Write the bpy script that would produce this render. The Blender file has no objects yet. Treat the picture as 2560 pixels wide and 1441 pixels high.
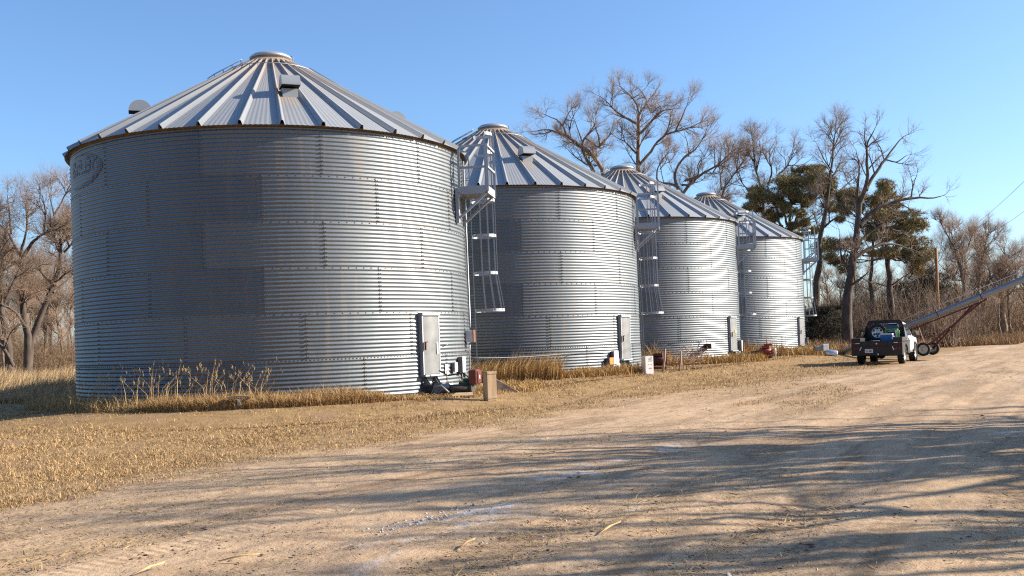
import bpy, bmesh, math, random
import numpy as np
from mathutils import Matrix, Vector

scene = bpy.context.scene
R_ = math.radians

# ------------------------------------------------------------------ camera, sky, sun, exposure
F_PX, ROLL, SHIFT, EYE = 2540.36, 0.0355, 133.94, 1.3031      # focal length etc. in pixels of a 2560 wide frame
cam_d = bpy.data.cameras.new('camera')
cam_d.sensor_width = 36.0
cam_d.lens = 36.0 * F_PX / 2560.0
cam_d.shift_y = SHIFT / 2560.0
cam_d.clip_start, cam_d.clip_end = 0.1, 5000.0
cam = bpy.data.objects.new('camera', cam_d)
scene.collection.objects.link(cam)
cam.matrix_world = Matrix.Translation((0, 0, EYE)) @ Matrix.Rotation(R_(90), 4, 'X') @ Matrix.Rotation(-ROLL, 4, 'Z')
scene.camera = cam

SUN_EL, SUN_FWD = 25.5, 7.0           # elevation; how far the sun stands forward of due right
sun_dir = Vector((math.cos(R_(SUN_EL)) * math.cos(R_(SUN_FWD)), math.cos(R_(SUN_EL)) * math.sin(R_(SUN_FWD)), math.sin(R_(SUN_EL))))
world = bpy.data.worlds.new('World')
scene.world = world
world.use_nodes = True
wn = world.node_tree
for n in list(wn.nodes): wn.nodes.remove(n)
sky = wn.nodes.new('ShaderNodeTexSky'); sky.sky_type = 'NISHITA'; sky.sun_disc = False
sky.sun_elevation = R_(SUN_EL); sky.sun_rotation = R_(90 - SUN_FWD)
sky.air_density, sky.dust_density, sky.ozone_density, sky.altitude = 1.0, 0.8, 5.9, 0
bg = wn.nodes.new('ShaderNodeBackground'); bg.inputs['Strength'].default_value = 0.105
wo = wn.nodes.new('ShaderNodeOutputWorld')
wn.links.new(sky.outputs[0], bg.inputs[0]); wn.links.new(bg.outputs[0], wo.inputs[0])
sl = bpy.data.lights.new('sun', 'SUN'); sl.energy = 5.0; sl.angle = R_(0.4); sl.color = (1.0, 0.90, 0.76)
so = bpy.data.objects.new('sun', sl); scene.collection.objects.link(so)
so.rotation_euler = (-sun_dir).to_track_quat('-Z', 'Y').to_euler()
scene.view_settings.view_transform = 'Standard'
scene.view_settings.look = 'None'
scene.view_settings.exposure = 1.1
scene.view_settings.gamma = 1.0
scene.cycles.use_denoising = False          # keeps twigs, grass and grit crisp at the scored sample count
scene.cycles.filter_width = 1.2
scene.cycles.max_bounces = 6
scene.cycles.caustics_reflective = False
scene.cycles.caustics_refractive = False

# ------------------------------------------------------------------ pixel <-> world helpers (for reading places off the photo)
CX, CY = 1280.0, 720.5
cR, sR = math.cos(ROLL), math.sin(ROLL)
def at(px, py, Y):
    x, y = px - CX, py - CY - SHIFT
    u, v = x * cR - y * sR, x * sR + y * cR
    return Vector((u / F_PX * Y, Y, EYE - v / F_PX * Y))
def fwd(P):
    u = F_PX * P[0] / P[1]; v = -F_PX * (P[2] - EYE) / P[1]
    return CX + u * cR + v * sR, CY + SHIFT - u * sR + v * cR

BINS = [(-6.7794 + 6.3118 * k, 29.803 + 10.7614 * k) for k in range(4)]
ROWD = np.array([0.5059, 0.8626]); ROWN = np.array([0.8626, -0.5059])
def smooth(a, b, x):
    t = np.clip((x - a) / (b - a), 0, 1); return t * t * (3 - 2 * t)
def hash2(ix, iy, seed):
    h = (ix.astype(np.int64) * 374761393 + iy.astype(np.int64) * 668265263 + seed * 1274126177) & 0xffffffff
    h = ((h ^ (h >> 13)) * 1274126177) & 0xffffffff
    return ((h ^ (h >> 16)) & 0xffff) / 65535.0
def vnoise(x, y, seed=0):
    x = np.asarray(x, float); y = np.asarray(y, float)
    ix, iy = np.floor(x), np.floor(y); fx, fy = x - ix, y - iy
    fx = fx * fx * (3 - 2 * fx); fy = fy * fy * (3 - 2 * fy)
    a, b = hash2(ix, iy, seed), hash2(ix + 1, iy, seed)
    c, d = hash2(ix, iy + 1, seed), hash2(ix + 1, iy + 1, seed)
    return (a * (1 - fx) + b * fx) * (1 - fy) + (c * (1 - fx) + d * fx) * fy
def fbm(x, y, seed=0, oct=4):
    s = 0; amp = 0.5; t = 0
    for o in range(oct):
        s = s + amp * vnoise(x * 2 ** o, y * 2 ** o, seed + o * 17); t += amp; amp *= 0.5
    return s / t
def row_sd(x, y):                       # signed distance across the bin row (road side positive), distance along it
    dx, dy = x - BINS[0][0], y - BINS[0][1]
    return dx * ROWN[0] + dy * ROWN[1], dx * ROWD[0] + dy * ROWD[1]
def ground_z(x, y):
    x = np.asarray(x, float); y = np.asarray(y, float)
    d, s = row_sd(x, y)
    sc = np.clip(s, 0, 37.5)
    dist = np.hypot(d, s - sc)
    z = -0.25 * smooth(6.4, 9.8, dist)
    z = z + 0.9 * smooth(62, 115, y) * smooth(10, 2, d)
    z = z + 0.025 * (fbm(x * 0.35, y * 0.35, 3, 3) - 0.5) * smooth(6.0, 8, dist)
    return z
def gz(x, y): return float(ground_z(x, y))
def on_ground(px, py):                  # where the view ray through a photo pixel meets the ground
    z = -0.2
    for _ in range(12):
        a = at(px, py, 1.0) - Vector((0, 0, EYE))
        t = (z - EYE) / a.z
        z = gz(a.x * t, a.y * t)
    return Vector((a.x * t, a.y * t, z))

# ------------------------------------------------------------------ materials
MATS = {}
def mat(name, col, rough=0.7, metal=0.0, var=0.15, scale=6.0, bump=0.0, bscale=40.0, spec=0.5, stretch=(1, 1, 1), col2=None, attr=None, trans=0.0):
    if name in MATS: return MATS[name]
    m = bpy.data.materials.new(name); m.use_nodes = True
    nt = m.node_tree; b = nt.nodes['Principled BSDF']
    b.inputs['Roughness'].default_value = rough; b.inputs['Metallic'].default_value = metal
    b.inputs['Specular IOR Level'].default_value = spec
    tc = nt.nodes.new('ShaderNodeTexCoord'); mp = nt.nodes.new('ShaderNodeMapping')
    mp.inputs['Scale'].default_value = stretch
    nt.links.new(tc.outputs['Object'], mp.inputs[0])
    nz = nt.nodes.new('ShaderNodeTexNoise'); nz.inputs['Scale'].default_value = scale; nz.inputs['Detail'].default_value = 5
    nt.links.new(mp.outputs[0], nz.inputs[0])
    mx = nt.nodes.new('ShaderNodeMix'); mx.data_type = 'RGBA'
    c2 = col2 or tuple(c * (1 - 2 * var) for c in col)
    c1 = col if col2 else tuple(min(1, c * (1 + var)) for c in col)
    mx.inputs[6].default_value = (*c1, 1); mx.inputs[7].default_value = (*c2, 1)
    rp = nt.nodes.new('ShaderNodeMapRange'); rp.inputs[1].default_value = 0.3; rp.inputs[2].default_value = 0.7
    nt.links.new(nz.outputs[0], rp.inputs[0])
    if attr:
        at_ = nt.nodes.new('ShaderNodeAttribute'); at_.attribute_name = attr
        nt.links.new(at_.outputs['Fac'], mx.inputs[0])
    else:
        nt.links.new(rp.outputs[0], mx.inputs[0])
    nt.links.new(mx.outputs[2], b.inputs['Base Color'])
    if bump:
        n2 = nt.nodes.new('ShaderNodeTexNoise'); n2.inputs['Scale'].default_value = bscale; n2.inputs['Detail'].default_value = 4
        nt.links.new(mp.outputs[0], n2.inputs[0])
        bp = nt.nodes.new('ShaderNodeBump'); bp.inputs['Strength'].default_value = bump; bp.inputs['Distance'].default_value = 0.02
        nt.links.new(n2.outputs[0], bp.inputs['Height']); nt.links.new(bp.outputs[0], b.inputs['Normal'])
    MATS[name] = m
    return m

def galvanized(name, lo, hi, r_lo, r_hi, metal=0.9, stain=0.35):
    m = bpy.data.materials.new(name); m.use_nodes = True
    nt = m.node_tree; L = nt.links.new; b = nt.nodes['Principled BSDF']
    b.inputs['Metallic'].default_value = metal
    tc = nt.nodes.new('ShaderNodeTexCoord')
    def noise(scale, st, det=4):
        mp = nt.nodes.new('ShaderNodeMapping'); mp.inputs['Scale'].default_value = st
        L(tc.outputs['Object'], mp.inputs[0])
        n = nt.nodes.new('ShaderNodeTexNoise'); n.inputs['Scale'].default_value = scale; n.inputs['Detail'].default_value = det
        L(mp.outputs[0], n.inputs[0]); return n.outputs[0]
    def math_(op, a, bb, clamp=False):
        n = nt.nodes.new('ShaderNodeMath'); n.operation = op; n.use_clamp = clamp
        for i, v in enumerate((a, bb)):
            if isinstance(v, (int, float)): n.inputs[i].default_value = v
            else: L(v, n.inputs[i])
        return n.outputs[0]
    sheet = nt.nodes.new('ShaderNodeAttribute'); sheet.attribute_name = 'sheet'
    big = noise(0.9, (1, 1, 0.35)); spang = noise(26, (1, 1, 1), 2); streak = noise(5, (1, 1, 0.08), 3)
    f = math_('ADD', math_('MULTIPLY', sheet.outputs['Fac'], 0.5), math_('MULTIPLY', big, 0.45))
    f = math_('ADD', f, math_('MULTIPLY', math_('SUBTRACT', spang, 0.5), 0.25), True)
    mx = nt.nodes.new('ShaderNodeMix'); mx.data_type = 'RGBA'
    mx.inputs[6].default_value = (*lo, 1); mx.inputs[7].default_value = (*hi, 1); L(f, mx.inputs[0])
    st = nt.nodes.new('ShaderNodeMapRange'); st.inputs[1].default_value = 0.56; st.inputs[2].default_value = 0.78; st.inputs[4].default_value = stain
    L(streak, st.inputs[0])
    m2 = nt.nodes.new('ShaderNodeMix'); m2.data_type = 'RGBA'; m2.inputs[7].default_value = (0.30, 0.23, 0.17, 1)
    L(st.outputs[0], m2.inputs[0]); L(mx.outputs[2], m2.inputs[6])
    rust = nt.nodes.new('ShaderNodeAttribute'); rust.attribute_name = 'rust'
    rn = math_('MULTIPLY', rust.outputs['Fac'], math_('ADD', streak, 0.15), True)
    m3 = nt.nodes.new('ShaderNodeMix'); m3.data_type = 'RGBA'; m3.inputs[7].default_value = (0.34, 0.20, 0.10, 1)
    L(rn, m3.inputs[0]); L(m2.outputs[2], m3.inputs[6])
    L(m3.outputs[2], b.inputs['Base Color'])
    rr = nt.nodes.new('ShaderNodeMapRange'); rr.inputs[3].default_value = r_lo; rr.inputs[4].default_value = r_hi
    L(math_('ADD', math_('MULTIPLY', big, 0.6), math_('MULTIPLY', sheet.outputs['Fac'], 0.4)), rr.inputs[0])
    r2 = math_('ADD', rr.outputs[0], math_('MULTIPLY', st.outputs[0], 0.4), True)
    r2 = math_('ADD', r2, math_('MULTIPLY', rn, 0.5), True)
    L(r2, b.inputs['Roughness'])
    MATS[name] = m
    return m

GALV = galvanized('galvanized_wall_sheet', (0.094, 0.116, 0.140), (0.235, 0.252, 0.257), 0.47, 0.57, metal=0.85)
GROOF = galvanized('galvanized_roof_sheet', (0.30, 0.315, 0.32), (0.45, 0.46, 0.455), 0.46, 0.58, metal=0.4, stain=0.3)
GSTEEL = galvanized('galvanized_fittings', (0.36, 0.385, 0.41), (0.50, 0.52, 0.54), 0.45, 0.58, metal=0.5, stain=0.15)
BOLT = mat('dark_bolts', (0.14, 0.13, 0.13), 0.55, 0.6)
EAVE = mat('rusty_eave_angle', (0.26, 0.20, 0.14), 0.7, 0.3, scale=3)
COLLAR = mat('weathered_tan_collar', (0.40, 0.30, 0.21), 0.65, 0.2, col2=(0.34, 0.21, 0.12), scale=4)
BLACK = mat('black_void', (0.012, 0.012, 0.013), 0.9)
INK = mat('faded_ink', (0.115, 0.125, 0.15), 0.55, 0.6, var=0.25, scale=14)

# ------------------------------------------------------------------ mesh building
def fast_mesh(name, V, Fq, mats, mi=None, smooth=False, attrs=None):
    me = bpy.data.meshes.new(name)
    V = np.asarray(V, np.float32).reshape(-1, 3); Fq = np.asarray(Fq, np.int32)
    k = Fq.shape[1]; n = len(Fq)
    me.vertices.add(len(V)); me.vertices.foreach_set('co', V.ravel())
    me.loops.add(n * k); me.loops.foreach_set('vertex_index', Fq.ravel())
    me.polygons.add(n); me.polygons.foreach_set('loop_start', np.arange(0, n * k, k, dtype=np.int32))
    if mi is not None: me.polygons.foreach_set('material_index', np.asarray(mi, np.int32))
    if smooth: me.polygons.foreach_set('use_smooth', np.ones(n, bool))
    for m in mats: me.materials.append(m)
    for an, (dom, vals) in (attrs or {}).items():
        a = me.attributes.new(an, 'FLOAT', dom); a.data.foreach_set('value', np.asarray(vals, np.float32))
    me.update(calc_edges=True)
    return me
def link(name, me, parent=None, loc=None):
    o = bpy.data.objects.new(name, me); scene.collection.objects.link(o)
    if parent is not None: o.parent = parent
    if loc is not None: o.location = loc
    return o
def tag(o, label=None, cat=None, group=None, kind=None):
    if label: o['label'] = label
    if cat: o['category'] = cat
    if group: o['group'] = group
    if kind: o['kind'] = kind
    return o
def thing(name, label, cat, loc=(0, 0, 0), rz=0.0, group=None):
    o = bpy.data.objects.new(name, None); scene.collection.objects.link(o)
    o.location = loc; o.rotation_euler = (0, 0, rz); o.empty_display_size = 0.3
    return tag(o, label, cat, group)
def copy_tree(o, parent=None):
    c = o.copy(); scene.collection.objects.link(c); c.parent = parent
    for ch in list(o.children): copy_tree(ch, c)
    return c

class MB:
    def __init__(self): self.v, self.f, self.m, self.s = [], [], [], []
    def add(self, vs, fs, mi=0, sm=False):
        o = len(self.v); self.v += [tuple(p) for p in vs]
        for f in fs: self.f.append(tuple(i + o for i in f)); self.m.append(mi); self.s.append(sm)
    def box(self, c, s, rot=None, bev=0.0, mi=0):
        bm = bmesh.new(); bmesh.ops.create_cube(bm, size=1.0)
        bmesh.ops.scale(bm, vec=s, verts=bm.verts)
        if bev: bmesh.ops.bevel(bm, geom=list(bm.edges), offset=bev, segments=1, affect='EDGES')
        if rot is not None:
            M = Matrix.Rotation(rot, 3, 'Z') if isinstance(rot, (int, float)) else rot
            bmesh.ops.transform(bm, matrix=M.to_4x4(), verts=bm.verts)
        bm.verts.ensure_lookup_table()
        self.add([v.co + Vector(c) for v in bm.verts], [[v.index for v in f.verts] for f in bm.faces], mi)
        bm.free()
    def hexa(self, P, mi=0):            # eight corners: bottom loop, top loop
        self.add(P, [(3, 2, 1, 0), (4, 5, 6, 7), (0, 1, 5, 4), (1, 2, 6, 5), (2, 3, 7, 6), (3, 0, 4, 7)], mi)
    def tube(self, pts, r, n=6, mi=0, cap=True, sm=True):
        pts = [Vector(p) for p in pts]; rs = r if isinstance(r, (list, tuple)) else [r] * len(pts)
        vs, fs = [], []; up = None
        for i, p in enumerate(pts):
            t = (pts[min(i + 1, len(pts) - 1)] - pts[max(i - 1, 0)]).normalized()
            if up is None: up = t.orthogonal().normalized()
            up = (up - t * up.dot(t)); up = up.normalized() if up.length > 1e-6 else t.orthogonal().normalized()
            w = t.cross(up)
            for k in range(n):
                a = 2 * math.pi * k / n; vs.append(p + (up * math.cos(a) + w * math.sin(a)) * rs[i])
        for i in range(len(pts) - 1):
            for k in range(n):
                fs.append((i * n + k, i * n + (k + 1) % n, (i + 1) * n + (k + 1) % n, (i + 1) * n + k))
        self.add(vs, fs, mi, sm)
        if cap:
            o = len(self.v) - len(vs)
            self.f.append(tuple(o + k for k in range(n))[::-1]); self.m.append(mi); self.s.append(False)
            self.f.append(tuple(o + (len(pts) - 1) * n + k for k in range(n))); self.m.append(mi); self.s.append(False)
    def bar(self, p0, p1, w, h, mi=0, up=(0, 0, 1)):     # rectangular bar
        p0, p1, up = Vector(p0), Vector(p1), Vector(up)
        t = (p1 - p0).normalized(); s = t.cross(up)
        s = s.normalized() if s.length > 1e-5 else t.orthogonal().normalized(); u = s.cross(t)
        q = [(-w / 2, -h / 2), (w / 2, -h / 2), (w / 2, h / 2), (-w / 2, h / 2)]
        self.hexa([p0 + s * a + u * b for a, b in q] + [p1 + s * a + u * b for a, b in q], mi)
    def lathe(self, prof, n=24, M=None, mi=0, sm=True, closed=False):
        vs, fs = [], []
        for r, z in prof:
            for k in range(n):
                a = 2 * math.pi * k / n; p = Vector((r * math.cos(a), r * math.sin(a), z)); vs.append(M @ p if M is not None else p)
        m = len(prof)
        for i in range(m if closed else m - 1):
            j = (i + 1) % m
            for k in range(n): fs.append((i * n + k, i * n + (k + 1) % n, j * n + (k + 1) % n, j * n + k))
        self.add(vs, fs, mi, sm)
    def prism(self, poly, ext, mi=0):   # planar polygon (3-D points) pushed along a vector
        n = len(poly); e = Vector(ext); P = [Vector(p) for p in poly]
        self.add(P + [p + e for p in P], [tuple(range(n))[::-1], tuple(range(n, 2 * n))] + [(i, (i + 1) % n, n + (i + 1) % n, n + i) for i in range(n)], mi)
    def build(self, name, mats, parent=None, loc=None):
        me = bpy.data.meshes.new(name); me.from_pydata(self.v, [], self.f)
        for m in (mats if isinstance(mats, (list, tuple)) else [mats]): me.materials.append(m)
        me.polygons.foreach_set('material_index', np.array(self.m, np.int32))
        me.polygons.foreach_set('use_smooth', np.array(self.s, bool))
        bm = bmesh.new(); bm.from_mesh(me); bmesh.ops.recalc_face_normals(bm, faces=bm.faces); bm.to_mesh(me); bm.free()
        me.update()
        return link(name, me, parent, loc)

# ------------------------------------------------------------------ ground
def grass_at(X, Y):
    d, s = row_sd(X, Y)
    border = 10.7 + 2.3 * smooth(0, 22, s) + 2.2 * (fbm(X * 0.22, Y * 0.22, 11, 4) - 0.5)
    g = 1 - smooth(-0.9, 0.9, d - border + 1.8 * (fbm(X * 1.1, Y * 1.1, 5, 3) - 0.5))
    g = np.maximum(g, smooth(42, 60, d + 0.5 * (Y - 60).clip(0)))
    patches = smooth(0.56, 0.66, fbm((d + 40) * 0.55, s * 0.16, 21, 4)) * smooth(24, 12, d) * smooth(8, 14, d) * 0.55
    return np.maximum(g, patches)
FROST = [((1440, 1165), (1560, 1150), 0.5), ((1600, 1128), (1740, 1112), 0.55), ((1180, 1330), (1330, 1290), 0.5), ((990, 1360), (1160, 1315), 0.6),
         ((1490, 1280), (1600, 1262), 0.4), ((1040, 1310), (1230, 1270), 0.7), ((2510, 1085), (2600, 1060), 0.4), ((2320, 912), (2420, 910), 1.2),
         ((1360, 1195), (1470, 1180), 0.4), ((880, 1440), (1000, 1385), 0.3), ((2480, 872), (2620, 862), 2.0), ((1330, 1240), (1420, 1222), 0.35)]
FROSTW = [(on_ground(*a), on_ground(*b), w) for a, b, w in FROST]
def build_ground():
    r = 1.5 * 1.0125 ** np.arange(0, 560)
    th = np.concatenate([np.arange(-180, -40, 4.0), np.arange(-40, 40, 0.16), np.arange(40, 180, 4.0)])
    th = np.radians(th); nr, nt_ = len(r), len(th)
    TT, RR = np.meshgrid(th, r)
    X = RR * np.sin(TT); Y = RR * np.cos(TT)
    Z = ground_z(X, Y)
    d, s = row_sd(X, Y)
    grass = grass_at(X, Y)
    # ruts along the road
    w = d + 0.5 * (fbm(s * 0.12, d * 0.1, 9, 2) - 0.5)
    rut = np.zeros_like(X)
    for c, wd, dep in [(13.9, 0.22, 0.045), (15.6, 0.22, 0.05), (17.0, 0.3, 0.06), (18.7, 0.28, 0.06), (20.4, 0.3, 0.05), (22.2, 0.3, 0.04)]:
        q = (w - c) / wd
        rut += dep * (np.exp(-q * q) - 0.55 * np.exp(-((np.abs(q) - 1.9) / 0.7) ** 2))
    road = 1 - grass
    near = smooth(90, 30, RR)
    Z = Z - 0.28 * rut * road * near * (0.5 + fbm(s * 0.5, d, 41, 2))
    fine = (fbm(d * 2.2, s * 0.9, 31, 4) - 0.5) * 0.020 + (fbm(X * 5, Y * 5, 33, 3) - 0.5) * 0.016
    Z = Z + fine * near * smooth(200, 8, RR)
    clod = smooth(0.66, 0.8, fbm(X * 3.1, Y * 3.1, 51, 3)) * smooth(0.45, 0.6, fbm(X * 0.5, Y * 0.5, 52, 2))
    Z = Z + clod * 0.012 * road * near
    frost = np.zeros_like(X)
    for a, b, wd in FROSTW:
        ax, ay, bx, by = a.x, a.y, b.x, b.y
        L2 = (bx - ax) ** 2 + (by - ay) ** 2
        t = np.clip(((X - ax) * (bx - ax) + (Y - ay) * (by - ay)) / L2, 0, 1)
        dd = np.hypot(X - ax - t * (bx - ax), Y - ay - t * (by - ay))
        frost = np.maximum(frost, 1 - smooth(0.15 * wd, wd, dd + 1.5 * wd * (fbm(d * 2.6, s * 1.1, 61, 4) - 0.3)))
    frost *= 0.8 * road * smooth(0.42, 0.66, fbm(d * 7, s * 3.5, 63, 4))
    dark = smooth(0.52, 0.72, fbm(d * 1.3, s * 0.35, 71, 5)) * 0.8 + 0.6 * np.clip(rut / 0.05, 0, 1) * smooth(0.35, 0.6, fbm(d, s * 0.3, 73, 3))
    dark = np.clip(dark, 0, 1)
    tread = np.zeros_like(X)
    for c, ph in [(14.9, 0), (16.5, 1), (19.6, 2), (21.2, 3), (18.2, 4)]:
        cc = c + 0.5 * np.sin(s * 0.09 + ph)
        tread = np.maximum(tread, np.exp(-((d - cc) / 0.13) ** 4) * smooth(.45, .6, fbm(s * 0.25, ph + d * 0.2, 91, 2)))
    tread *= road * (1 - frost)
    packed = np.zeros_like(X)
    for c, ph in [(13.4, 0.3), (15.1, 0.3), (16.9, 1.9), (18.6, 1.9), (20.6, 3.0), (22.4, 3.0)]:
        cc = c + 0.45 * np.sin(s * 0.07 + ph)
        packed = np.maximum(packed, np.exp(-((d - cc) / 0.34) ** 2) * smooth(.3, .6, fbm(s * 0.12, c, 93, 3)))
    packed *= road * (0.55 + 0.45 * fbm(d * 3, s * 1.2, 95, 3))
    V = np.stack([X, Y, Z], -1).reshape(-1, 3)
    i = np.arange(nr - 1)[:, None] * nt_; j = np.arange(nt_)[None, :]; j2 = (j + 1) % nt_
    Fq = np.stack([i + j, i + j2, i + nt_ + j2, i + nt_ + j], -1).reshape(-1, 4)[:, ::-1]
    # close the middle under the viewer
    V = np.concatenate([V, [[0, 0, gz(0, 0)]]])
    m = bpy.data.materials.new('dirt_road_and_dry_grass'); m.use_nodes = True
    nt = m.node_tree; Lk = nt.links.new; b = nt.nodes['Principled BSDF']; b.inputs['Roughness'].default_value = 0.95; b.inputs['Specular IOR Level'].default_value = 0.15
    tc = nt.nodes.new('ShaderNodeTexCoord')
    def noise(scale, det=5, st=(1, 1, 1), rz=0.0):
        mp = nt.nodes.new('ShaderNodeMapping'); mp.inputs['Scale'].default_value = st
        m0 = nt.nodes.new('ShaderNodeMapping'); m0.inputs['Rotation'].default_value = (0, 0, rz)
        Lk(tc.outputs['Object'], m0.inputs[0]); Lk(m0.outputs[0], mp.inputs[0])
        n = nt.nodes.new('ShaderNodeTexNoise'); n.inputs['Scale'].default_value = scale; n.inputs['Detail'].default_value = det
        Lk(mp.outputs[0], n.inputs[0]); return n.outputs[0]
    def mixc(f, a, bb):
        x = nt.nodes.new('ShaderNodeMix'); x.data_type = 'RGBA'
        for k, v in ((0, f), (6, a), (7, bb)):
            if isinstance(v, tuple): x.inputs[k].default_value = (*v, 1)
            elif isinstance(v, float): x.inputs[k].default_value = v
            else: Lk(v, x.inputs[k])
        return x.outputs[2]
    def rng(v, a, bb, c=0.0, dd=1.0):
        x = nt.nodes.new('ShaderNodeMapRange'); x.inputs[1].default_value = a; x.inputs[2].default_value = bb; x.inputs[3].default_value = c; x.inputs[4].default_value = dd
        Lk(v, x.inputs[0]); return x.outputs[0]
    def attr(nm):
        x = nt.nodes.new('ShaderNodeAttribute'); x.attribute_name = nm; return x.outputs['Fac']
    rz = -math.atan2(ROWD[0], ROWD[1])
    n1 = noise(2.5, 6); n2 = noise(18, 5); n3 = noise(70, 3); ns = noise(5, 5, (1.6, 0.28, 1), -rz)
    dirt = mixc(rng(n1, 0.35, 0.65), (0.515, 0.36, 0.22), (0.43, 0.29, 0.175))
    dirt = mixc(rng(ns, 0.45, 0.72, 0, 0.55), dirt, (0.27, 0.18, 0.11))
    dirt = mixc(rng(n2, 0.60, 0.76, 0, 0.35), dirt, (0.22, 0.15, 0.095))
    dirt = mixc(rng(attr('packed'), 0, 1, 0, 0.55), dirt, (0.53, 0.385, 0.255))
    dirt = mixc(rng(noise(1.6, 5, (2.2, 0.16, 1), -rz), 0.56, 0.74, 0, 0.75), dirt, (0.19, 0.125, 0.075))
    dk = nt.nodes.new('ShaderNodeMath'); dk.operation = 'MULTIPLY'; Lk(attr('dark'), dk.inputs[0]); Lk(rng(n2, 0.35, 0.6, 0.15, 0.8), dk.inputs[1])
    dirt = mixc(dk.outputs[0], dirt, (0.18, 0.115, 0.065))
    gr = mixc(rng(n1, 0.35, 0.65), (0.41, 0.27, 0.125), (0.29, 0.18, 0.08))
    gr = mixc(rng(n3, 0.48, 0.6, 0, 0.85), gr, (0.15, 0.09, 0.042))
    gr = mixc(rng(n2, 0.58, 0.7, 0, 0.6), gr, (0.50, 0.36, 0.18))
    gr = mixc(rng(noise(1.1, 6), 0.5, 0.66, 0, 0.7), gr, (0.30, 0.195, 0.115))
    c = mixc(attr('grass'), dirt, gr)
    fr = nt.nodes.new('ShaderNodeMath'); fr.operation = 'MULTIPLY'; Lk(attr('frost'), fr.inputs[0]); Lk(rng(n2, 0.38, 0.6, 0.25, 0.95), fr.inputs[1])
    c = mixc(fr.outputs[0], c, (0.62, 0.585, 0.555))
    Lk(c, b.inputs['Base Color'])
    ad = nt.nodes.new('ShaderNodeMath'); ad.operation = 'ADD'; Lk(n2, ad.inputs[0]); Lk(rng(n3, 0, 1, 0, 0.45), ad.inputs[1])
    sn = nt.nodes.new('ShaderNodeMath'); sn.operation = 'MULTIPLY'; Lk(attr('along'), sn.inputs[0]); sn.inputs[1].default_value = 2 * math.pi / 0.11
    si = nt.nodes.new('ShaderNodeMath'); si.operation = 'SINE'; Lk(sn.outputs[0], si.inputs[0])
    tr = nt.nodes.new('ShaderNodeMath'); tr.operation = 'MULTIPLY'; Lk(si.outputs[0], tr.inputs[0]); Lk(attr('tread'), tr.inputs[1])
    t2 = nt.nodes.new('ShaderNodeMath'); t2.operation = 'MULTIPLY_ADD'; Lk(tr.outputs[0], t2.inputs[0]); t2.inputs[1].default_value = 0.35; Lk(ad.outputs[0], t2.inputs[2])
    bp = nt.nodes.new('ShaderNodeBump'); bp.inputs['Strength'].default_value = 0.45; bp.inputs['Distance'].default_value = 0.03
    Lk(t2.outputs[0], bp.inputs['Height']); Lk(bp.outputs[0], b.inputs['Normal'])
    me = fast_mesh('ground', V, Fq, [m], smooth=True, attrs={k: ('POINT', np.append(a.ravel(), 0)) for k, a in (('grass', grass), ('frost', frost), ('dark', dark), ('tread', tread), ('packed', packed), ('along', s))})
    bm = bmesh.new(); bm.from_mesh(me); bm.verts.ensure_lookup_table()
    ce = bm.verts[len(V) - 1]
    for k in range(nt_): bm.faces.new((ce, bm.verts[k], bm.verts[(k + 1) % nt_])).smooth = True
    bmesh.ops.recalc_face_normals(bm, faces=bm.faces)
    bm.to_mesh(me); bm.free()
    return tag(link('ground', me), kind='structure')
ground = build_ground()

# ------------------------------------------------------------------ grain bins
RB, HE, NRING, RH, PITCH, AMP = 5.4976, 6.6613, 6, 1.118, 1.118 / 11, 0.0086
def wall_r(z): return RB * (1 + 0.0104 * (1 - z / HE))
def corr(z): return AMP * np.sin(2 * np.pi * (z - (HE - NRING * RH)) / PITCH)
def PP(deg, r, z):
    a = R_(deg); return Vector((r * math.cos(a), r * math.sin(a), z))
def polar(deg):                         # outward and tangential unit vectors
    a = R_(deg); return Vector((math.cos(a), math.sin(a), 0)), Vector((-math.sin(a), math.cos(a), 0))

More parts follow.
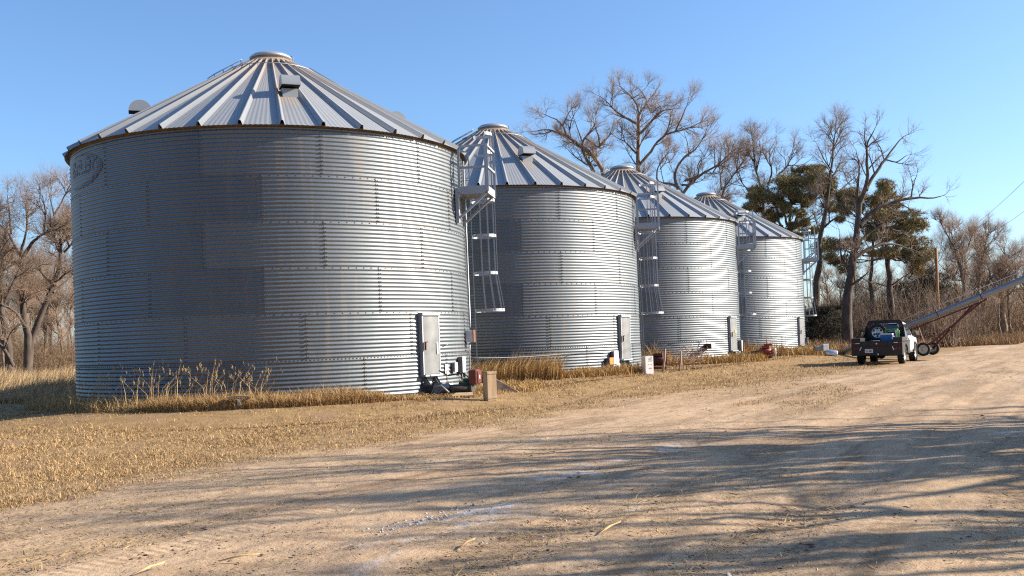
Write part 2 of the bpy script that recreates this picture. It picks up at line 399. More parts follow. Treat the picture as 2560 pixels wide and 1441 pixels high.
def wall_mesh():
    rs = np.random.RandomState(5)
    V, Fq, sh, ru = [], [], [], []; off = 0
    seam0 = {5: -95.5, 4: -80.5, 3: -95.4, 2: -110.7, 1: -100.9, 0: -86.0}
    nz, nc = 11 * 8 + 1, 17
    cz, cang = [], []
    for j in range(NRING):
        z0 = HE - (NRING - j) * RH
        z = z0 + np.linspace(0, RH, nz)
        tone_ring = rs.uniform(0, 0.5)
        for q in range(12):
            a = np.radians(seam0[j] + 30 * q + np.linspace(0, 30.25, nc))
            A, Z = np.meshgrid(a, z)
            lap = 0.004 * (1 - np.linspace(0, 1, nc))[None, :] + 0.004 * (np.linspace(0, 1, nz))[:, None]
            dent = 0.004 * (vnoise(A * 9, Z * 1.3, q + 20 * j) - 0.5)
            r = wall_r(Z) + corr(Z) + lap + dent
            V.append(np.stack([r * np.cos(A), r * np.sin(A), Z], -1).reshape(-1, 3))
            i = np.arange(nz - 1)[:, None] * nc; k = np.arange(nc - 1)[None, :]
            Fq.append((np.stack([i + k, i + k + 1, i + nc + k + 1, i + nc + k], -1) + off).reshape(-1, 4)); off += nz * nc
            shaded_dull = j != 1 and -200 < seam0[j] + 30 * q - (360 if q > 6 else 0) + 15 < -84      # duller weathered sheets, darkened further to paint in this side's shade
            sh.append(np.full((nz - 1) * (nc - 1), np.clip(rs.uniform(0, 0.12) if shaded_dull else 0.42 + tone_ring * .25 + rs.uniform(0, 0.25), 0, 1)))
            edge = np.exp(-((Z - z0) / 0.035) ** 2) * (0.5 if j in (4, 3) else 0.2) * smooth(0.45, 0.7, vnoise(A * 5, Z * 0 + j, 77))
            ru.append(edge.ravel())
            for c in range(11):                       # two columns of bolts on every upright seam
                zc = z0 + (c + 0.25) * PITCH
                for da in (-0.28, 0.28): cz.append(zc); cang.append(np.radians(seam0[j] + 30 * q + 0.12 + da))
    nv = off
    nface_wall = sum(len(f) for f in Fq)
    for j in range(NRING + 1):                        # ring joints
        z0 = HE - (NRING - j) * RH
        n = 360 if j == 1 else 170
        if j == 0: continue
        zz = z0 - 0.045 if j < NRING else z0 - 0.06
        for k in range(n): cz.append(zz); cang.append(2 * np.pi * k / n)
    cz = np.array(cz); ca = np.array(cang); n = len(cz)
    r0 = wall_r(cz) + corr(cz) + 0.004
    Rr = np.stack([np.cos(ca), np.sin(ca), 0 * ca], -1); T = np.stack([-np.sin(ca), np.cos(ca), 0 * ca], -1); U = np.array([0, 0, 1.0])
    base = Rr * r0[:, None] + U * cz[:, None]
    s, h = 0.0135, 0.016
    crn = [(-1, -1), (1, -1), (1, 1), (-1, 1)]
    B = np.stack([base + T * (s * a) + U * (s * b) - Rr * 0.004 for a, b in crn] + [base + T * (s * .7 * a) + U * (s * .7 * b) + Rr * h for a, b in crn], 1)
    q = np.array([(4, 5, 6, 7), (0, 1, 5, 4), (1, 2, 6, 5), (2, 3, 7, 6), (3, 0, 4, 7)])
    FB = (np.arange(n)[:, None, None] * 8 + q[None] + nv).reshape(-1, 4)
    V.append(B.reshape(-1, 3)); Fq.append(FB)
    V = np.concatenate(V); Fq = np.concatenate(Fq)
    mi = np.zeros(len(Fq), int); mi[nface_wall:] = 1
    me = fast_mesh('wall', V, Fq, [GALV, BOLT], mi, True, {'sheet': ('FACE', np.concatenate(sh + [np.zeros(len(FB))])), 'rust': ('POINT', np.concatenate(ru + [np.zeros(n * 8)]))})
    sm = np.ones(len(Fq), bool); sm[nface_wall:] = False
    me.polygons.foreach_set('use_smooth', sm)
    return me

RE, ZE, RT, ZT = 5.64, 6.695, 0.74, 9.60
SLOPE = math.atan((ZT - ZE) / (RE - RT))
def roof_z(r): return ZE + (RE - r) * math.tan(SLOPE)
def roof_mesh():
    st = np.array([RE, 4.6, 3.4, 2.2, 1.3, RT]); V = []; sheet = []; rust = []
    n_r, n_z = math.sin(SLOPE), math.cos(SLOPE)
    rs = np.random.RandomState(2)
    ncol = None
    for r in st:
        t = (RE - r) / (RE - RT)
        wb = 0.125 * (1 - t) + 0.062 * t; wt = 0.05 * (1 - t) + 0.026 * t; h = 0.115 * (1 - t) + 0.062 * t
        w = r * R_(10)
        lat = [-wb / 2, -wt / 2, wt / 2, wb / 2]; hh = [0, h, h, 0]
        ns = 26; xs = np.linspace(wb / 2, w - wb / 2, ns + 2)[1:-1]
        lat += list(xs); hh += list(0.009 * (1 - 0.8 * t) * (0.5 - 0.5 * np.cos(2 * np.pi * np.linspace(0, 7, ns + 2)[1:-1])))
        ncol = len(lat)
        row = []
        for q in range(36):
            a0 = R_(-135 + 10 * q)
            A = a0 + np.array(lat) / r; H = np.array(hh)
            rr = r + n_r * H
            row.append(np.stack([rr * np.cos(A), rr * np.sin(A), roof_z(r) + n_z * H], -1))
            rust.append(np.full(ncol, 0.9 * t ** 3 + (0.9 if q in (6, 15, 24, 33) and r < 3.5 and r > 3 else 0)))
        V.append(np.concatenate(row))
    N = 36 * ncol
    V = np.concatenate(V); i = np.arange(len(st) - 1)[:, None] * N; k = np.arange(N)[None, :]; k2 = (k + 1) % N
    Fq = np.stack([i + k, i + k2, i + N + k2, i + N + k], -1).reshape(-1, 4)
    shf = np.tile(np.repeat(rs.uniform(0, 1, 36), ncol), len(st) - 1)
    mi = np.zeros(len(Fq), int)
    # eave angle closing the gap under the sheets
    m = 144; a = np.linspace(0, 2 * np.pi, m, endpoint=False); o = len(V)
    for r_, z_ in ((5.46, 6.60), (5.46, 6.79), (5.57, 6.735)):
        V = np.concatenate([V, np.stack([r_ * np.cos(a), r_ * np.sin(a), np.full(m, z_)], -1)]); rust.append(np.zeros(m))
    i = np.arange(2)[:, None] * m; k = np.arange(m)[None, :]
    F2 = (np.stack([i + k, i + (k + 1) % m, i + m + (k + 1) % m, i + m + k], -1) + o).reshape(-1, 4)
    Fq = np.concatenate([Fq, F2]); mi = np.concatenate([mi, np.ones(len(F2), int)])
    return fast_mesh('roof', V, Fq, [GROOF, EAVE], mi, False, {'sheet': ('FACE', np.concatenate([shf, np.zeros(len(F2))])), 'rust': ('POINT', np.concatenate(rust))})

DOORMAT = mat('pale_door_steel', (0.21, 0.215, 0.215), 0.55, 0.4, var=0.12, scale=3, bump=0.05, bscale=30)
WHITE = mat('white_paint', (0.80, 0.80, 0.78), 0.5, 0.0, var=0.06)
RUST = mat('rusty_steel', (0.20, 0.09, 0.045), 0.8, 0.3, scale=20)
GREYBOX = mat('grey_enclosure', (0.22, 0.22, 0.22), 0.55, 0.2)
YELLOW = mat('yellow_sticker', (0.85, 0.50, 0.02), 0.5, var=0.05)
ORANGE = mat('orange_paint', (0.75, 0.25, 0.04), 0.5, var=0.1)
REDP = mat('red_paint', (0.16, 0.035, 0.022), 0.5, 0.1)
GREENP = mat('green_paint', (0.03, 0.09, 0.035), 0.5, 0.1)

def rmat(deg):                          # local frame: x tangential, y outward, z up
    o, t = polar(deg)
    return Matrix(((t.x, o.x, 0), (t.y, o.y, 0), (0, 0, 1)))
def make_bin():
    root = thing('grain_bin', 'x', 'grain bin', (*BINS[0], 0), 0, 'corrugated steel grain bins in a row')
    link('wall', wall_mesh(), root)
    roof = link('roof', roof_mesh(), root)
    # roof ring and short roof ladder
    m = MB(); m.tube([PP(a, 1.25, roof_z(1.25) + 0.09) for a in range(0, 361, 6)], 0.012, 5, cap=False); m.build('roof_ring', GSTEEL, roof)
    m = MB()
    for s in (-0.16, 0.16):
        o, t = polar(10)
        m.tube([o * r + t * s + Vector((0, 0, roof_z(r) + 0.16)) for r in (5.5, 4, 2.6, 1.1)], 0.014, 5)
    for r in np.arange(1.2, 5.5, 0.36): m.tube([o * r + t * -0.16 + Vector((0, 0, roof_z(r) + 0.16)), o * r + t * 0.16 + Vector((0, 0, roof_z(r) + 0.16))], 0.011, 5)
    m.build('roof_ladder', GSTEEL, roof)
    m = MB(); o, t = polar(-168)
    for s in (-0.18, 0.18): m.tube([o * r + t * s + Vector((0, 0, roof_z(r) + h)) for r, h in ((1.75, 0.02), (1.78, 0.2), (1.6, 0.22), (0.8, 0.2))], 0.016, 5)
    for r in (1.6, 1.35, 1.1, 0.85): m.tube([o * r + t * -0.18 + Vector((0, 0, roof_z(r) + 0.2)), o * r + t * 0.18 + Vector((0, 0, roof_z(r) + 0.2))], 0.012, 5)
    m.build('grab_rail', GSTEEL, roof)
    for a in (-70, 20, 110, 200):
        o, t = polar(a); r0 = 3.55; z0 = roof_z(r0)
        m = MB()
        def P(u, s, z): return o * (r0 + u) + t * s + Vector((0, 0, z0 + z))
        m.hexa([P(-.20, -.2, .05), P(.20, -.2, -.2), P(.20, .2, -.2), P(-.20, .2, .05), P(-.20, -.2, .2), P(.18, -.2, .12), P(.18, .2, .12), P(-.20, .2, .2)])
        v = m.build('roof_vent', GROOF, roof)
        m = MB(); n = 14; w = 0.24; rad = 0.31; cc = 0.10
        arc = [(cc + rad * math.cos(math.pi * k / n), 0.17 + rad * math.sin(math.pi * k / n)) for k in range(n + 1)]
        vs = [P(u, -w, z) for u, z in arc] + [P(u, w, z) for u, z in arc]
        m.add(vs, [(k, k + 1, n + 2 + k, n + 1 + k) for k in range(n)], 0, True)
        m.add(vs[:n + 1], [tuple(range(n + 1))]); m.add(vs[n + 1:], [tuple(range(n + 1))])
        m.add([P(cc - rad, -w, .18), P(cc + rad, -w, .18), P(cc + rad, w, .18), P(cc - rad, w, .18)], [(0, 1, 2, 3)], 1)
        m.build('hood', [GROOF, BLACK], v)
    m = MB(); m.lathe([(0.86, 9.555), (0.80, 9.62), (0.70, 9.70), (0.585, 9.72)], 40); m.build('peak_collar', COLLAR, roof)
    m = MB(); m.lathe([(0.55, 9.70), (0.55, 9.80), (0.60, 9.80), (0.61, 9.85), (0.57, 9.88), (0.50, 9.93), (0.3, 9.985), (0.0, 10.0)], 40)
    m.box((0.6, 0.1, 9.87), (0.07, 0.05, 0.10))
    m.build('peak_cap', GSTEEL, roof)
    # door
    D = -34.3; M = rmat(D); o, t = polar(D)
    def B(mb, x, y, z, sx, sy, sz, mi=0, bev=0.0):
        rz = wall_r(z)
        mb.box(o * (rz + y) + t * x + Vector((0, 0, z)), (sx, sy, sz), M, bev, mi)
    m = MB()
    for s in (-1, 1): B(m, s * 0.34, 0.025, 1.31, 0.035, 0.17, 1.66)
    B(m, 0, 0.04, 2.10, 0.73, 0.22, 0.07); B(m, 0, 0.05, 0.50, 0.73, 0.24, 0.05)
    B(m, 0, -0.02, 1.30, 0.66, 0.02, 1.6)
    fr = m.build('door', GSTEEL, root)
    m = MB(); n = 8
    pts = [(-0.315 + 0.63 * k / n, 0.105 + 0.055 * math.sin(math.pi * k / n)) for k in range(n + 1)]
    lo = [o * (wall_r(1.3) + y) + t * x + Vector((0, 0, 0.535)) for x, y in pts]; hi = [p + Vector((0, 0, 1.50)) for p in lo]
    m.add(lo + hi, [(k, k + 1, n + 2 + k, n + 1 + k) for k in range(n)], 0, True)
    m.add([o * wall_r(1.3) + t * -.315 + Vector((0, 0, 2.035)), o * wall_r(1.3) + t * .315 + Vector((0, 0, 2.035))] + hi[::-1], [tuple(range(n + 3))])
    m.build('door_panel', DOORMAT, fr)
    m = MB(); B(m, -0.30, 0.155, 1.27, 0.03, 0.05, 0.22); m.tube([o * (wall_r(1.3) + 0.17) + t * -.30 + Vector((0, 0, 1.36)), o * (wall_r(1.3) + 0.2) + t * -.26 + Vector((0, 0, 1.38))], 0.012, 6)
    m.build('door_handle', RUST, fr)
    for s in (-0.22, 0.22):
        m = MB()
        for e in (-0.05, 0.05):
            q = [o * (wall_r(.3) + .0) + t * (s + e) + Vector((0, 0, .46)), o * (wall_r(.3) + .03) + t * (s + e) + Vector((0, 0, .46)),
                 o * (wall_r(.2) + .26) + t * (s + e) + Vector((0, 0, .14)), o * (wall_r(.2) + .26) + t * (s + e) + Vector((0, 0, .09)), o * wall_r(.1) + t * (s + e) + Vector((0, 0, .09))]
            m.prism(q, t * 0.006)
        B(m, s, .14, .13, .13, .24, .012)
        m.build('door_step', GREYBOX, root)
    # ladder
    LA = 3.0; o, t = polar(LA)
    def Q(rout, s, z): return o * (wall_r(z) + rout) + t * s + Vector((0, 0, z))
    lad = MB()
    for s in (-0.21, 0.21): lad.bar(Q(.19, s, .25), Q(.19, s, 6.95), .035, .02)
    for z in np.arange(.4, 6.9, 1.15):
        for s in (-0.21, 0.21): lad.bar(Q(0, s, z), Q(.19, s, z), .03, .012)
    L = lad.build('ladder', GSTEEL, root)
    for z in np.arange(0.45, 6.95, 0.3):
        m = MB(); m.tube([Q(.19, -.2, z), Q(.19, .2, z)], .013, 6); m.build('rung', GSTEEL, L)
    cage = MB(); hoopz = [2.25, 3.35, 4.45, 5.5, 6.9, 7.45]
    def hoop_pt(ang, z, k): return Q(.19 + k * .36 + k * .36 * math.cos(ang), k * .36 * math.sin(ang), z)
    def hk(z): return 1.22 if z < 2.3 else 1.0
    sk = [math.pi * 0.62 * (i / 6 - 1) for i in range(0)]
    for i, ang in enumerate(np.radians([-105, -70, -35, 0, 35, 70, 105])):
        zs = [2.25, 3.35, 4.45, 5.5, 6.9, 7.45] if abs(i - 3) < 3 else [2.25, 3.35, 4.45, 5.5]
        for a, b in zip(zs[:-1], zs[1:]): cage.bar(hoop_pt(ang, a, hk(a)), hoop_pt(ang, b, hk(b)), .036, .022, up=o)
    C_ = cage.build('safety_cage', GSTEEL, root)
    for z in hoopz:
        m = MB(); k = hk(z); aa = np.radians(np.linspace(-160, 160, 25)) if z < 6 else np.radians(np.linspace(-70, 120, 17))
        pin = [hoop_pt(a, z, k * .985) for a in aa]; n = len(pin); w = .085
        vs = [p + Vector((0, 0, dz)) for p in pin for dz in (-w / 2, w / 2)] + [hoop_pt(a, z, k * 1.01) + Vector((0, 0, dz)) for a in aa for dz in (-w / 2, w / 2)]
        fs = []
        for q in range(n - 1):
            fs += [(2 * q, 2 * q + 1, 2 * q + 3, 2 * q + 2), (2 * n + 2 * q, 2 * n + 2 * q + 2, 2 * n + 2 * q + 3, 2 * n + 2 * q + 1), (2 * q + 1, 2 * n + 2 * q + 1, 2 * n + 2 * q + 3, 2 * q + 3), (2 * q, 2 * q + 2, 2 * n + 2 * q + 2, 2 * n + 2 * q)]
        m.add(vs, fs); m.build('hoop', GSTEEL, C_)
    # platform beside the ladder
    A0 = -14.0; o, t = polar(-9.0); zd = 5.52
    def S(rout, s, z): return o * (RB + rout) + t * s + Vector((0, 0, z))
    s0, s1, ro = -0.55, 0.62, 0.92
    m = MB()
    m.hexa([S(.05, s0, zd - .03), S(ro, s0, zd - .03), S(ro, s1, zd - .03), S(.05, s1, zd - .03), S(.05, s0, zd), S(ro, s0, zd), S(ro, s1, zd), S(.05, s1, zd)])
    m.bar(S(.1, s0, zd + .05), S(ro, s0, zd + .05), .02, .22); m.bar(S(ro, s0, zd + .05), S(ro, s1, zd + .05), .02, .22)
    pf = m.build('platform', GSTEEL, root)
    m = MB()
    for p in (S(.12, s0, zd), S(ro, s0, zd), S(ro, s1, zd)): m.bar(p, p + Vector((0, 0, 1.28)), .07, .07, up=(1, 0, 0))
    for h in (0.68, 1.28):
        m.bar(S(.12, s0, zd + h), S(ro, s0, zd + h), .06, .06); m.bar(S(ro, s0, zd + h), S(ro, s1, zd + h), .06, .06)
    m.build('guard_rail', GSTEEL, pf)
    for s in (s0 + .02, s1 - .2):
        m = MB(); m.bar(S(.05, s, zd - .85), S(.05, s, zd + .12), .15, .09, up=o); m.bar(S(.09, s, zd - .72), S(ro - .02, s, zd - .03), .06, .06)
        m.build('bracket', GSTEEL, pf)
    # far post of the platform running up beside the cage
    m = MB(); m.bar(S(ro, s1, zd), S(ro, s1, zd + 1.95), .07, .05, up=(1, 0, 0)); m.build('tall_post', GSTEEL, pf)
    return root
bin0 = make_bin()
bins = [bin0] + [copy_tree(bin0) for _ in range(3)]
BLAB = ['largest and nearest grain bin, with a faded oval logo high on its shaded left side',
        'second grain bin from the camera, with a white carton near its door',
        'third grain bin, with a yellow sticker on its door',
        'farthest and smallest grain bin, its caged ladder standing out against the pine trees']
for k, b_ in enumerate(bins):
    b_.location = (*BINS[k], 0); b_['label'] = BLAB[k]
bins[0].location.z = 0

def wall_box(parent, deg, z, w, h, dep, mats, name='junction_box', lid=True, off=0.012):
    o, t = polar(deg); M = rmat(deg); r = wall_r(z) + off
    m = MB(); m.box(o * (r + dep / 2) + Vector((0, 0, z)), (w, dep, h), M, 0.008, 0)
    if lid: m.box(o * (r + dep + 0.008) + Vector((0, 0, z)), (w * 1.05, 0.022, h * 1.04), M, 0.004, 1)
    return m.build(name, mats, parent)
def wall_plate(parent, deg, z, w, h, m_, name):
    o, t = polar(deg); m = MB(); m.box(o * (wall_r(z) + 0.024) + Vector((0, 0, z)), (w, 0.012, h), rmat(deg)); return m.build(name, m_, parent)
def wall_pipe(parent, pts, r, m_, name='conduit'):
    m = MB(); m.tube([PP(d, wall_r(z) + off, z) for d, z, off in pts], r, 6); return m.build(name, m_, parent)
# bin 1: boxes, plates and conduit by the door
b1 = bins[0]
wall_box(b1, -9, 1.50, .28, .34, .22, [WHITE, MATS['rusty_steel']])
wall_box(b1, -18, .72, .20, .42, .14, [GREYBOX, WHITE])
wall_box(b1, -22.5, .66, .16, .24, .10, [GREYBOX, WHITE])
wall_box(b1, -15.5, .44, .12, .18, .10, [GREYBOX, GREYBOX])
wall_plate(b1, -26.3, .62, .16, .28, WHITE, 'notice_plate')
wall_plate(b1, -24.5, .16, .30, .16, WHITE, 'notice_plate')
wall_pipe(b1, [(-2, 6.6, .05), (-2, 4, .05), (-2.5, 2.2, .05), (-7, 1.75, .1)], .022, GSTEEL)
wall_pipe(b1, [(-9, 1.3, .1), (-8, 1.0, .06), (-8, .2, .06)], .02, GSTEEL)
wall_pipe(b1, [(-18, .5, .08), (-17, .2, .1), (-12, .05, .3)], .018, GREYBOX)
wall_pipe(b1, [(-27.5, 1.25, .03), (-26.5, 1.29, .1), (-26, 1.3, .05)], .012, GREYBOX, 'hook')
b2 = bins[1]
wall_box(b2, -42.5, .60, .26, .46, .14, [GREYBOX, WHITE])
wall_box(b2, -45.5, .48, .22, .24, .16, [GREYBOX, ORANGE])
wall_plate(b2, -39.5, .40, .24, .30, WHITE, 'notice_plate')
b3 = bins[2]
wall_box(b3, -24, .72, .16, .5, .16, [GREYBOX, WHITE])
wall_box(b3, -15, .60, .14, .36, .14, [GREYBOX, ORANGE])
wall_box(b3, -56, .78, .2, .22, .36, [RUST, WHITE], off=.02)
wall_pipe(b3, [(-95, .98, .03), (-75, 1.0, .03), (-60, 1.0, .03), (-57, .95, .2)], .014, GREYBOX, 'cable')
b4 = bins[3]
wall_box(b4, -22, .68, .16, .5, .14, [GREYBOX, GREYBOX])
wall_box(b4, -15, .5, .14, .4, .12, [GREYBOX, WHITE])
for bk, zz, w, h, mm in ((b3, 1.42, .16, .17, YELLOW),):
    o, t = polar(-34.3); m = MB(); m.box(o * (wall_r(zz) + .172) + t * .08 + Vector((0, 0, zz)), (w, .006, h), rmat(-33)); m.build('sticker', mm, bk)
o, t = polar(-34.3); m = MB(); m.box(o * (wall_r(1.2) + .166) + t * .17 + Vector((0, 0, 1.2)), (.05, .006, .3), rmat(-33)); m.build('sticker', WHITE, b1)

# faded logo lying in the corrugations of the first bin
def logo():
    a0, a1, z0, z1 = -158, -126.3, 5.60, 6.52
    na, nz = 300, 92
    A = np.linspace(a0, a1, na); Z = np.linspace(z0, z1, nz)
    U, W = np.meshgrid((A[:-1] + A[1:]) / 2, (Z[:-1] + Z[1:]) / 2)
    X = np.radians(U - a0) * RB; Y = W - z0                      # metres on the sheet, 0..3.0 x 0..0.92
    mask = np.zeros_like(X, bool)
    def seg(x0, y0, x1, y1, w):
        t = np.clip(((X - x0) * (x1 - x0) + (Y - y0) * (y1 - y0)) / ((x1 - x0) ** 2 + (y1 - y0) ** 2), 0, 1)
        return np.hypot(X - x0 - t * (x1 - x0), Y - y0 - t * (y1 - y0)) < w
    h, yb, w = .34, .42, .030
    x = .98
    def S(*a): 
        nonlocal mask
        mask |= seg(*a, w)
    # B U T L E R, slanted
    sl = .18
    def G(x0, pts):
        for (u0, v0), (u1, v1) in zip(pts, pts[1:]): S(x0 + u0 * .21 + v0 * h * sl, yb + v0 * h, x0 + u1 * .21 + v1 * h * sl, yb + v1 * h)
    for q, pp in enumerate([[(0, 0), (0, 1), (.8, 1), (1, .78), (.8, .53), (0, .5), (.85, .5), (1, .25), (.8, 0), (0, 0)], [(0, 1), (0, .2), (.25, 0), (.75, 0), (1, .2), (1, 1)], [(0, 1), (1, 1), (.5, 1), (.5, 0)], [(0, 1), (0, 0), (.9, 0)],
                            [(.9, 1), (0, 1), (0, .5), (.8, .5), (0, .5), (0, 0), (.9, 0)], [(0, 0), (0, 1), (.8, 1), (1, .78), (.8, .5), (0, .5), (.55, .5), (1, 0)]]):
        G(x + q * .275, pp)
    # crescent swoosh round the right-hand side
    e1 = ((X - 1.75) / 1.26) ** 2 + ((Y - .48) / .44) ** 2; e2 = ((X - 1.50) / 1.26) ** 2 + ((Y - .50) / .39) ** 2
    mask |= (e1 < 1) & (e2 > 1) & (X > .9)
    fade = vnoise(X * 14, Y * 14, 3) + 0.35 * vnoise(X * 60, Y * 50, 4)
    mask &= (fade > 0.56) | ((e2 > 1) & (fade > 0.42))
    AA, ZZ = np.meshgrid(np.radians(A), Z)
    r = wall_r(ZZ) + corr(ZZ) + 0.0125
    V = np.stack([r * np.cos(AA), r * np.sin(AA), ZZ], -1).reshape(-1, 3)
    jj, ii = np.nonzero(mask)
    Fq = np.stack([jj * na + ii, jj * na + ii + 1, (jj + 1) * na + ii + 1, (jj + 1) * na + ii], -1)
    used, inv = np.unique(Fq, return_inverse=True)
    return link('logo', fast_mesh('logo', V[used], inv.reshape(-1, 4), [INK], smooth=True), b1)
logo()
#__MORE__
# ------------------------------------------------------------------ trees
BARK = mat('grey_brown_bark', (0.21, 0.15, 0.105), 0.9, var=0.3, scale=4, bump=0.5, bscale=12, stretch=(1, 1, 0.3))
DBARK = mat('dark_bark', (0.10, 0.075, 0.058), 0.9, var=0.3, scale=4, bump=0.5, bscale=12, stretch=(1, 1, 0.3))
TWIG = mat('pale_bare_twigs', (0.34, 0.24, 0.17), 0.85, var=0.2, scale=0.4)
MTWIG = mat('mid_brown_twigs', (0.27, 0.185, 0.125), 0.85, var=0.2, scale=0.4)
DTWIG = mat('brown_bare_twigs', (0.24, 0.17, 0.125), 0.85, var=0.2, scale=0.4)
NEEDLE = mat('olive_pine_needles', (0.33, 0.255, 0.095), 0.7, col2=(0.17, 0.14, 0.06), scale=0.8)
CEDAR = mat('bronze_cedar_foliage', (0.060, 0.050, 0.024), 0.8, col2=(0.028, 0.028, 0.014), scale=1.2)

def unit(v): return v / np.maximum(np.linalg.norm(v, axis=-1, keepdims=True), 1e-9)
def tubes(P, Rd, sides):                # P (m,n,3), Rd (m,n) -> quads
    m, n = P.shape[:2]
    T = np.empty_like(P); T[:, 1:-1] = P[:, 2:] - P[:, :-2]; T[:, 0] = P[:, 1] - P[:, 0]; T[:, -1] = P[:, -1] - P[:, -2]
    T = unit(T)
    ref = np.where(np.abs(T[:, :1, 2:3]) > 0.9, np.array([1.0, 0, 0]), np.array([0, 0, 1.0]))
    U = unit(np.cross(T, np.broadcast_to(ref, T.shape))); W = np.cross(T, U)
    a = 2 * np.pi * np.arange(sides) / sides
    V = P[:, :, None] + (U[:, :, None] * np.cos(a)[:, None] + W[:, :, None] * np.sin(a)[:, None]) * Rd[:, :, None, None]
    idx = np.arange(m)[:, None, None] * n * sides; i = np.arange(n - 1)[None, :, None] * sides; k = np.arange(sides)[None, None, :]; k2 = (k + 1) % sides
    Fq = np.stack([idx + i + k, idx + i + k2, idx + i + sides + k2, idx + i + sides + k], -1).reshape(-1, 4)
    return V.reshape(-1, 3), Fq
class Batch:
    def __init__(self): self.V, self.F, self.o = [], [], 0
    def add(self, V, F):
        self.V.append(V); self.F.append(F + self.o); self.o += len(V)
    def mesh(self, name, mats, smooth=True): return fast_mesh(name, np.concatenate(self.V), np.concatenate(self.F), mats, smooth=smooth)
def resample(pts, n):
    pts = np.asarray(pts, float)
    d = np.r_[0, np.cumsum(np.linalg.norm(np.diff(pts, axis=0), axis=1))]
    # Catmull-like smoothing by dense interpolation and averaging
    t = np.linspace(0, d[-1], n); Q = np.stack([np.interp(t, d, pts[:, k]) for k in range(3)], 1)
    for _ in range(2): Q[1:-1] = 0.25 * Q[:-2] + 0.5 * Q[1:-1] + 0.25 * Q[2:]
    return Q
def spawn(rng, P, Rd, per, tmin, ang, length, n, rad, trop, wob, taper=0.35, tip=True):
    """children of a set of branches P (m,k,3): 'per' each, vectorised"""
    m, k = P.shape[:2]
    t = tmin + (1 - tmin) * rng.rand(m, per)
    if tip: t[:, 0] = 1.0
    x = t * (k - 1); i = np.minimum(x.astype(int), k - 2); f = (x - i)[..., None]
    rows = np.arange(m)[:, None]
    A, Bq = P[rows, i], P[rows, i + 1]
    S0 = A * (1 - f) + Bq * f; D = unit(Bq - A)
    rb = Rd[rows, i] * (1 - f[..., 0]) + Rd[rows, i + 1] * f[..., 0]
    rnd = unit(rng.randn(m, per, 3)); perp = unit(rnd - D * (rnd * D).sum(-1, keepdims=True))
    a = R_(1) * (ang[0] + (ang[1] - ang[0]) * rng.rand(m, per))[..., None]
    if tip: a[:, 0] *= 0.35
    d = unit(D * np.cos(a) + perp * np.sin(a) + np.array([0, 0, trop]))
    Ln = (length[0] + (length[1] - length[0]) * rng.rand(m, per)) * (1 - 0.35 * t)
    if tip: Ln[:, 0] *= 0.75
    d, S0, Ln, rb = d.reshape(-1, 3), S0.reshape(-1, 3), Ln.reshape(-1), rb.reshape(-1)
    M = len(d); Q = np.empty((M, n, 3)); Q[:, 0] = S0
    for s in range(1, n):
        d = unit(d + rng.randn(M, 3) * wob + np.array([0, 0, trop * 0.5]))
        Q[:, s] = Q[:, s - 1] + d * (Ln / (n - 1))[:, None]
    r0 = np.minimum(rb * 0.8, rad * (0.7 + 0.6 * rng.rand(M)))
    Rq = r0[:, None] * np.linspace(1, taper, n)[None, :]
    return Q, Rq
def limbs_to_tree(name, label, limbs, seed, group=None, mats=None, cat='tree', dens=1.0, l1=(1.3, 3.0), trop=0.12, levels=4, thick=1.0, sub=None):
    """limbs: list of (points (k,3) world, r0, r1); first limb is the trunk starting on the ground"""
    rng = np.random.RandomState(seed); bark, twig = mats or (BARK, TWIG)
    base = np.array(limbs[0][0][0], float)
    tr = Batch(); LP, LR = [], []
    for pts, r0, r1 in limbs:
        pts = np.asarray(pts, float) - base
        L = np.linalg.norm(np.diff(pts, axis=0), axis=1).sum(); n = 14
        Q = resample(pts, n); w = rng.randn(n, 3) * 0.03 * L / 4; w[0] = 0; w[-1] = 0; Q += w * 0.5
        Rr = np.linspace(r0, r1, n); V, F = tubes(Q[None], Rr[None], 8); tr.add(V, F)
        LP.append((Q, Rr, L))
    cr = Batch()
    for li, (Q, Rr, L) in enumerate(LP):
        per = max(2, int(L * 1.4 * dens))
        tmin = 0.45 if li == 0 else 0.18
        Q1, R1 = spawn(rng, Q[None], Rr[None], per, tmin, (28, 62), l1, 6, 0.05 * thick, trop, 0.16)
        V, F = tubes(Q1, R1, 5); tr.add(V, F)
        Q2, R2 = spawn(rng, Q1, R1, 7, 0.15, (25, 60), (l1[0] * .5, l1[1] * .5), 5, 0.021 * thick, trop, 0.2)
        V, F = tubes(Q2, R2, 4); cr.add(V, F)
        Q3, R3 = spawn(rng, Q2, R2, 7, 0.15, (20, 55), (.4, .95), 4, 0.0125 * thick, trop, 0.22)
        V, F = tubes(Q3, R3, 3); cr.add(V, F)
        if levels > 3:
            Q4, R4 = spawn(rng, Q3, R3, 4, 0.15, (18, 50), (.25, .65), 2, 0.0085 * thick, trop, 0.2, taper=0.5)
            V, F = tubes(Q4, R4, 3); cr.add(V, F)
    root = thing(name, label, cat, tuple(base), 0, group)
    link('trunk', tr.mesh('trunk', [bark]), root); link('crown', cr.mesh('crown', [twig], False), root)
    return root
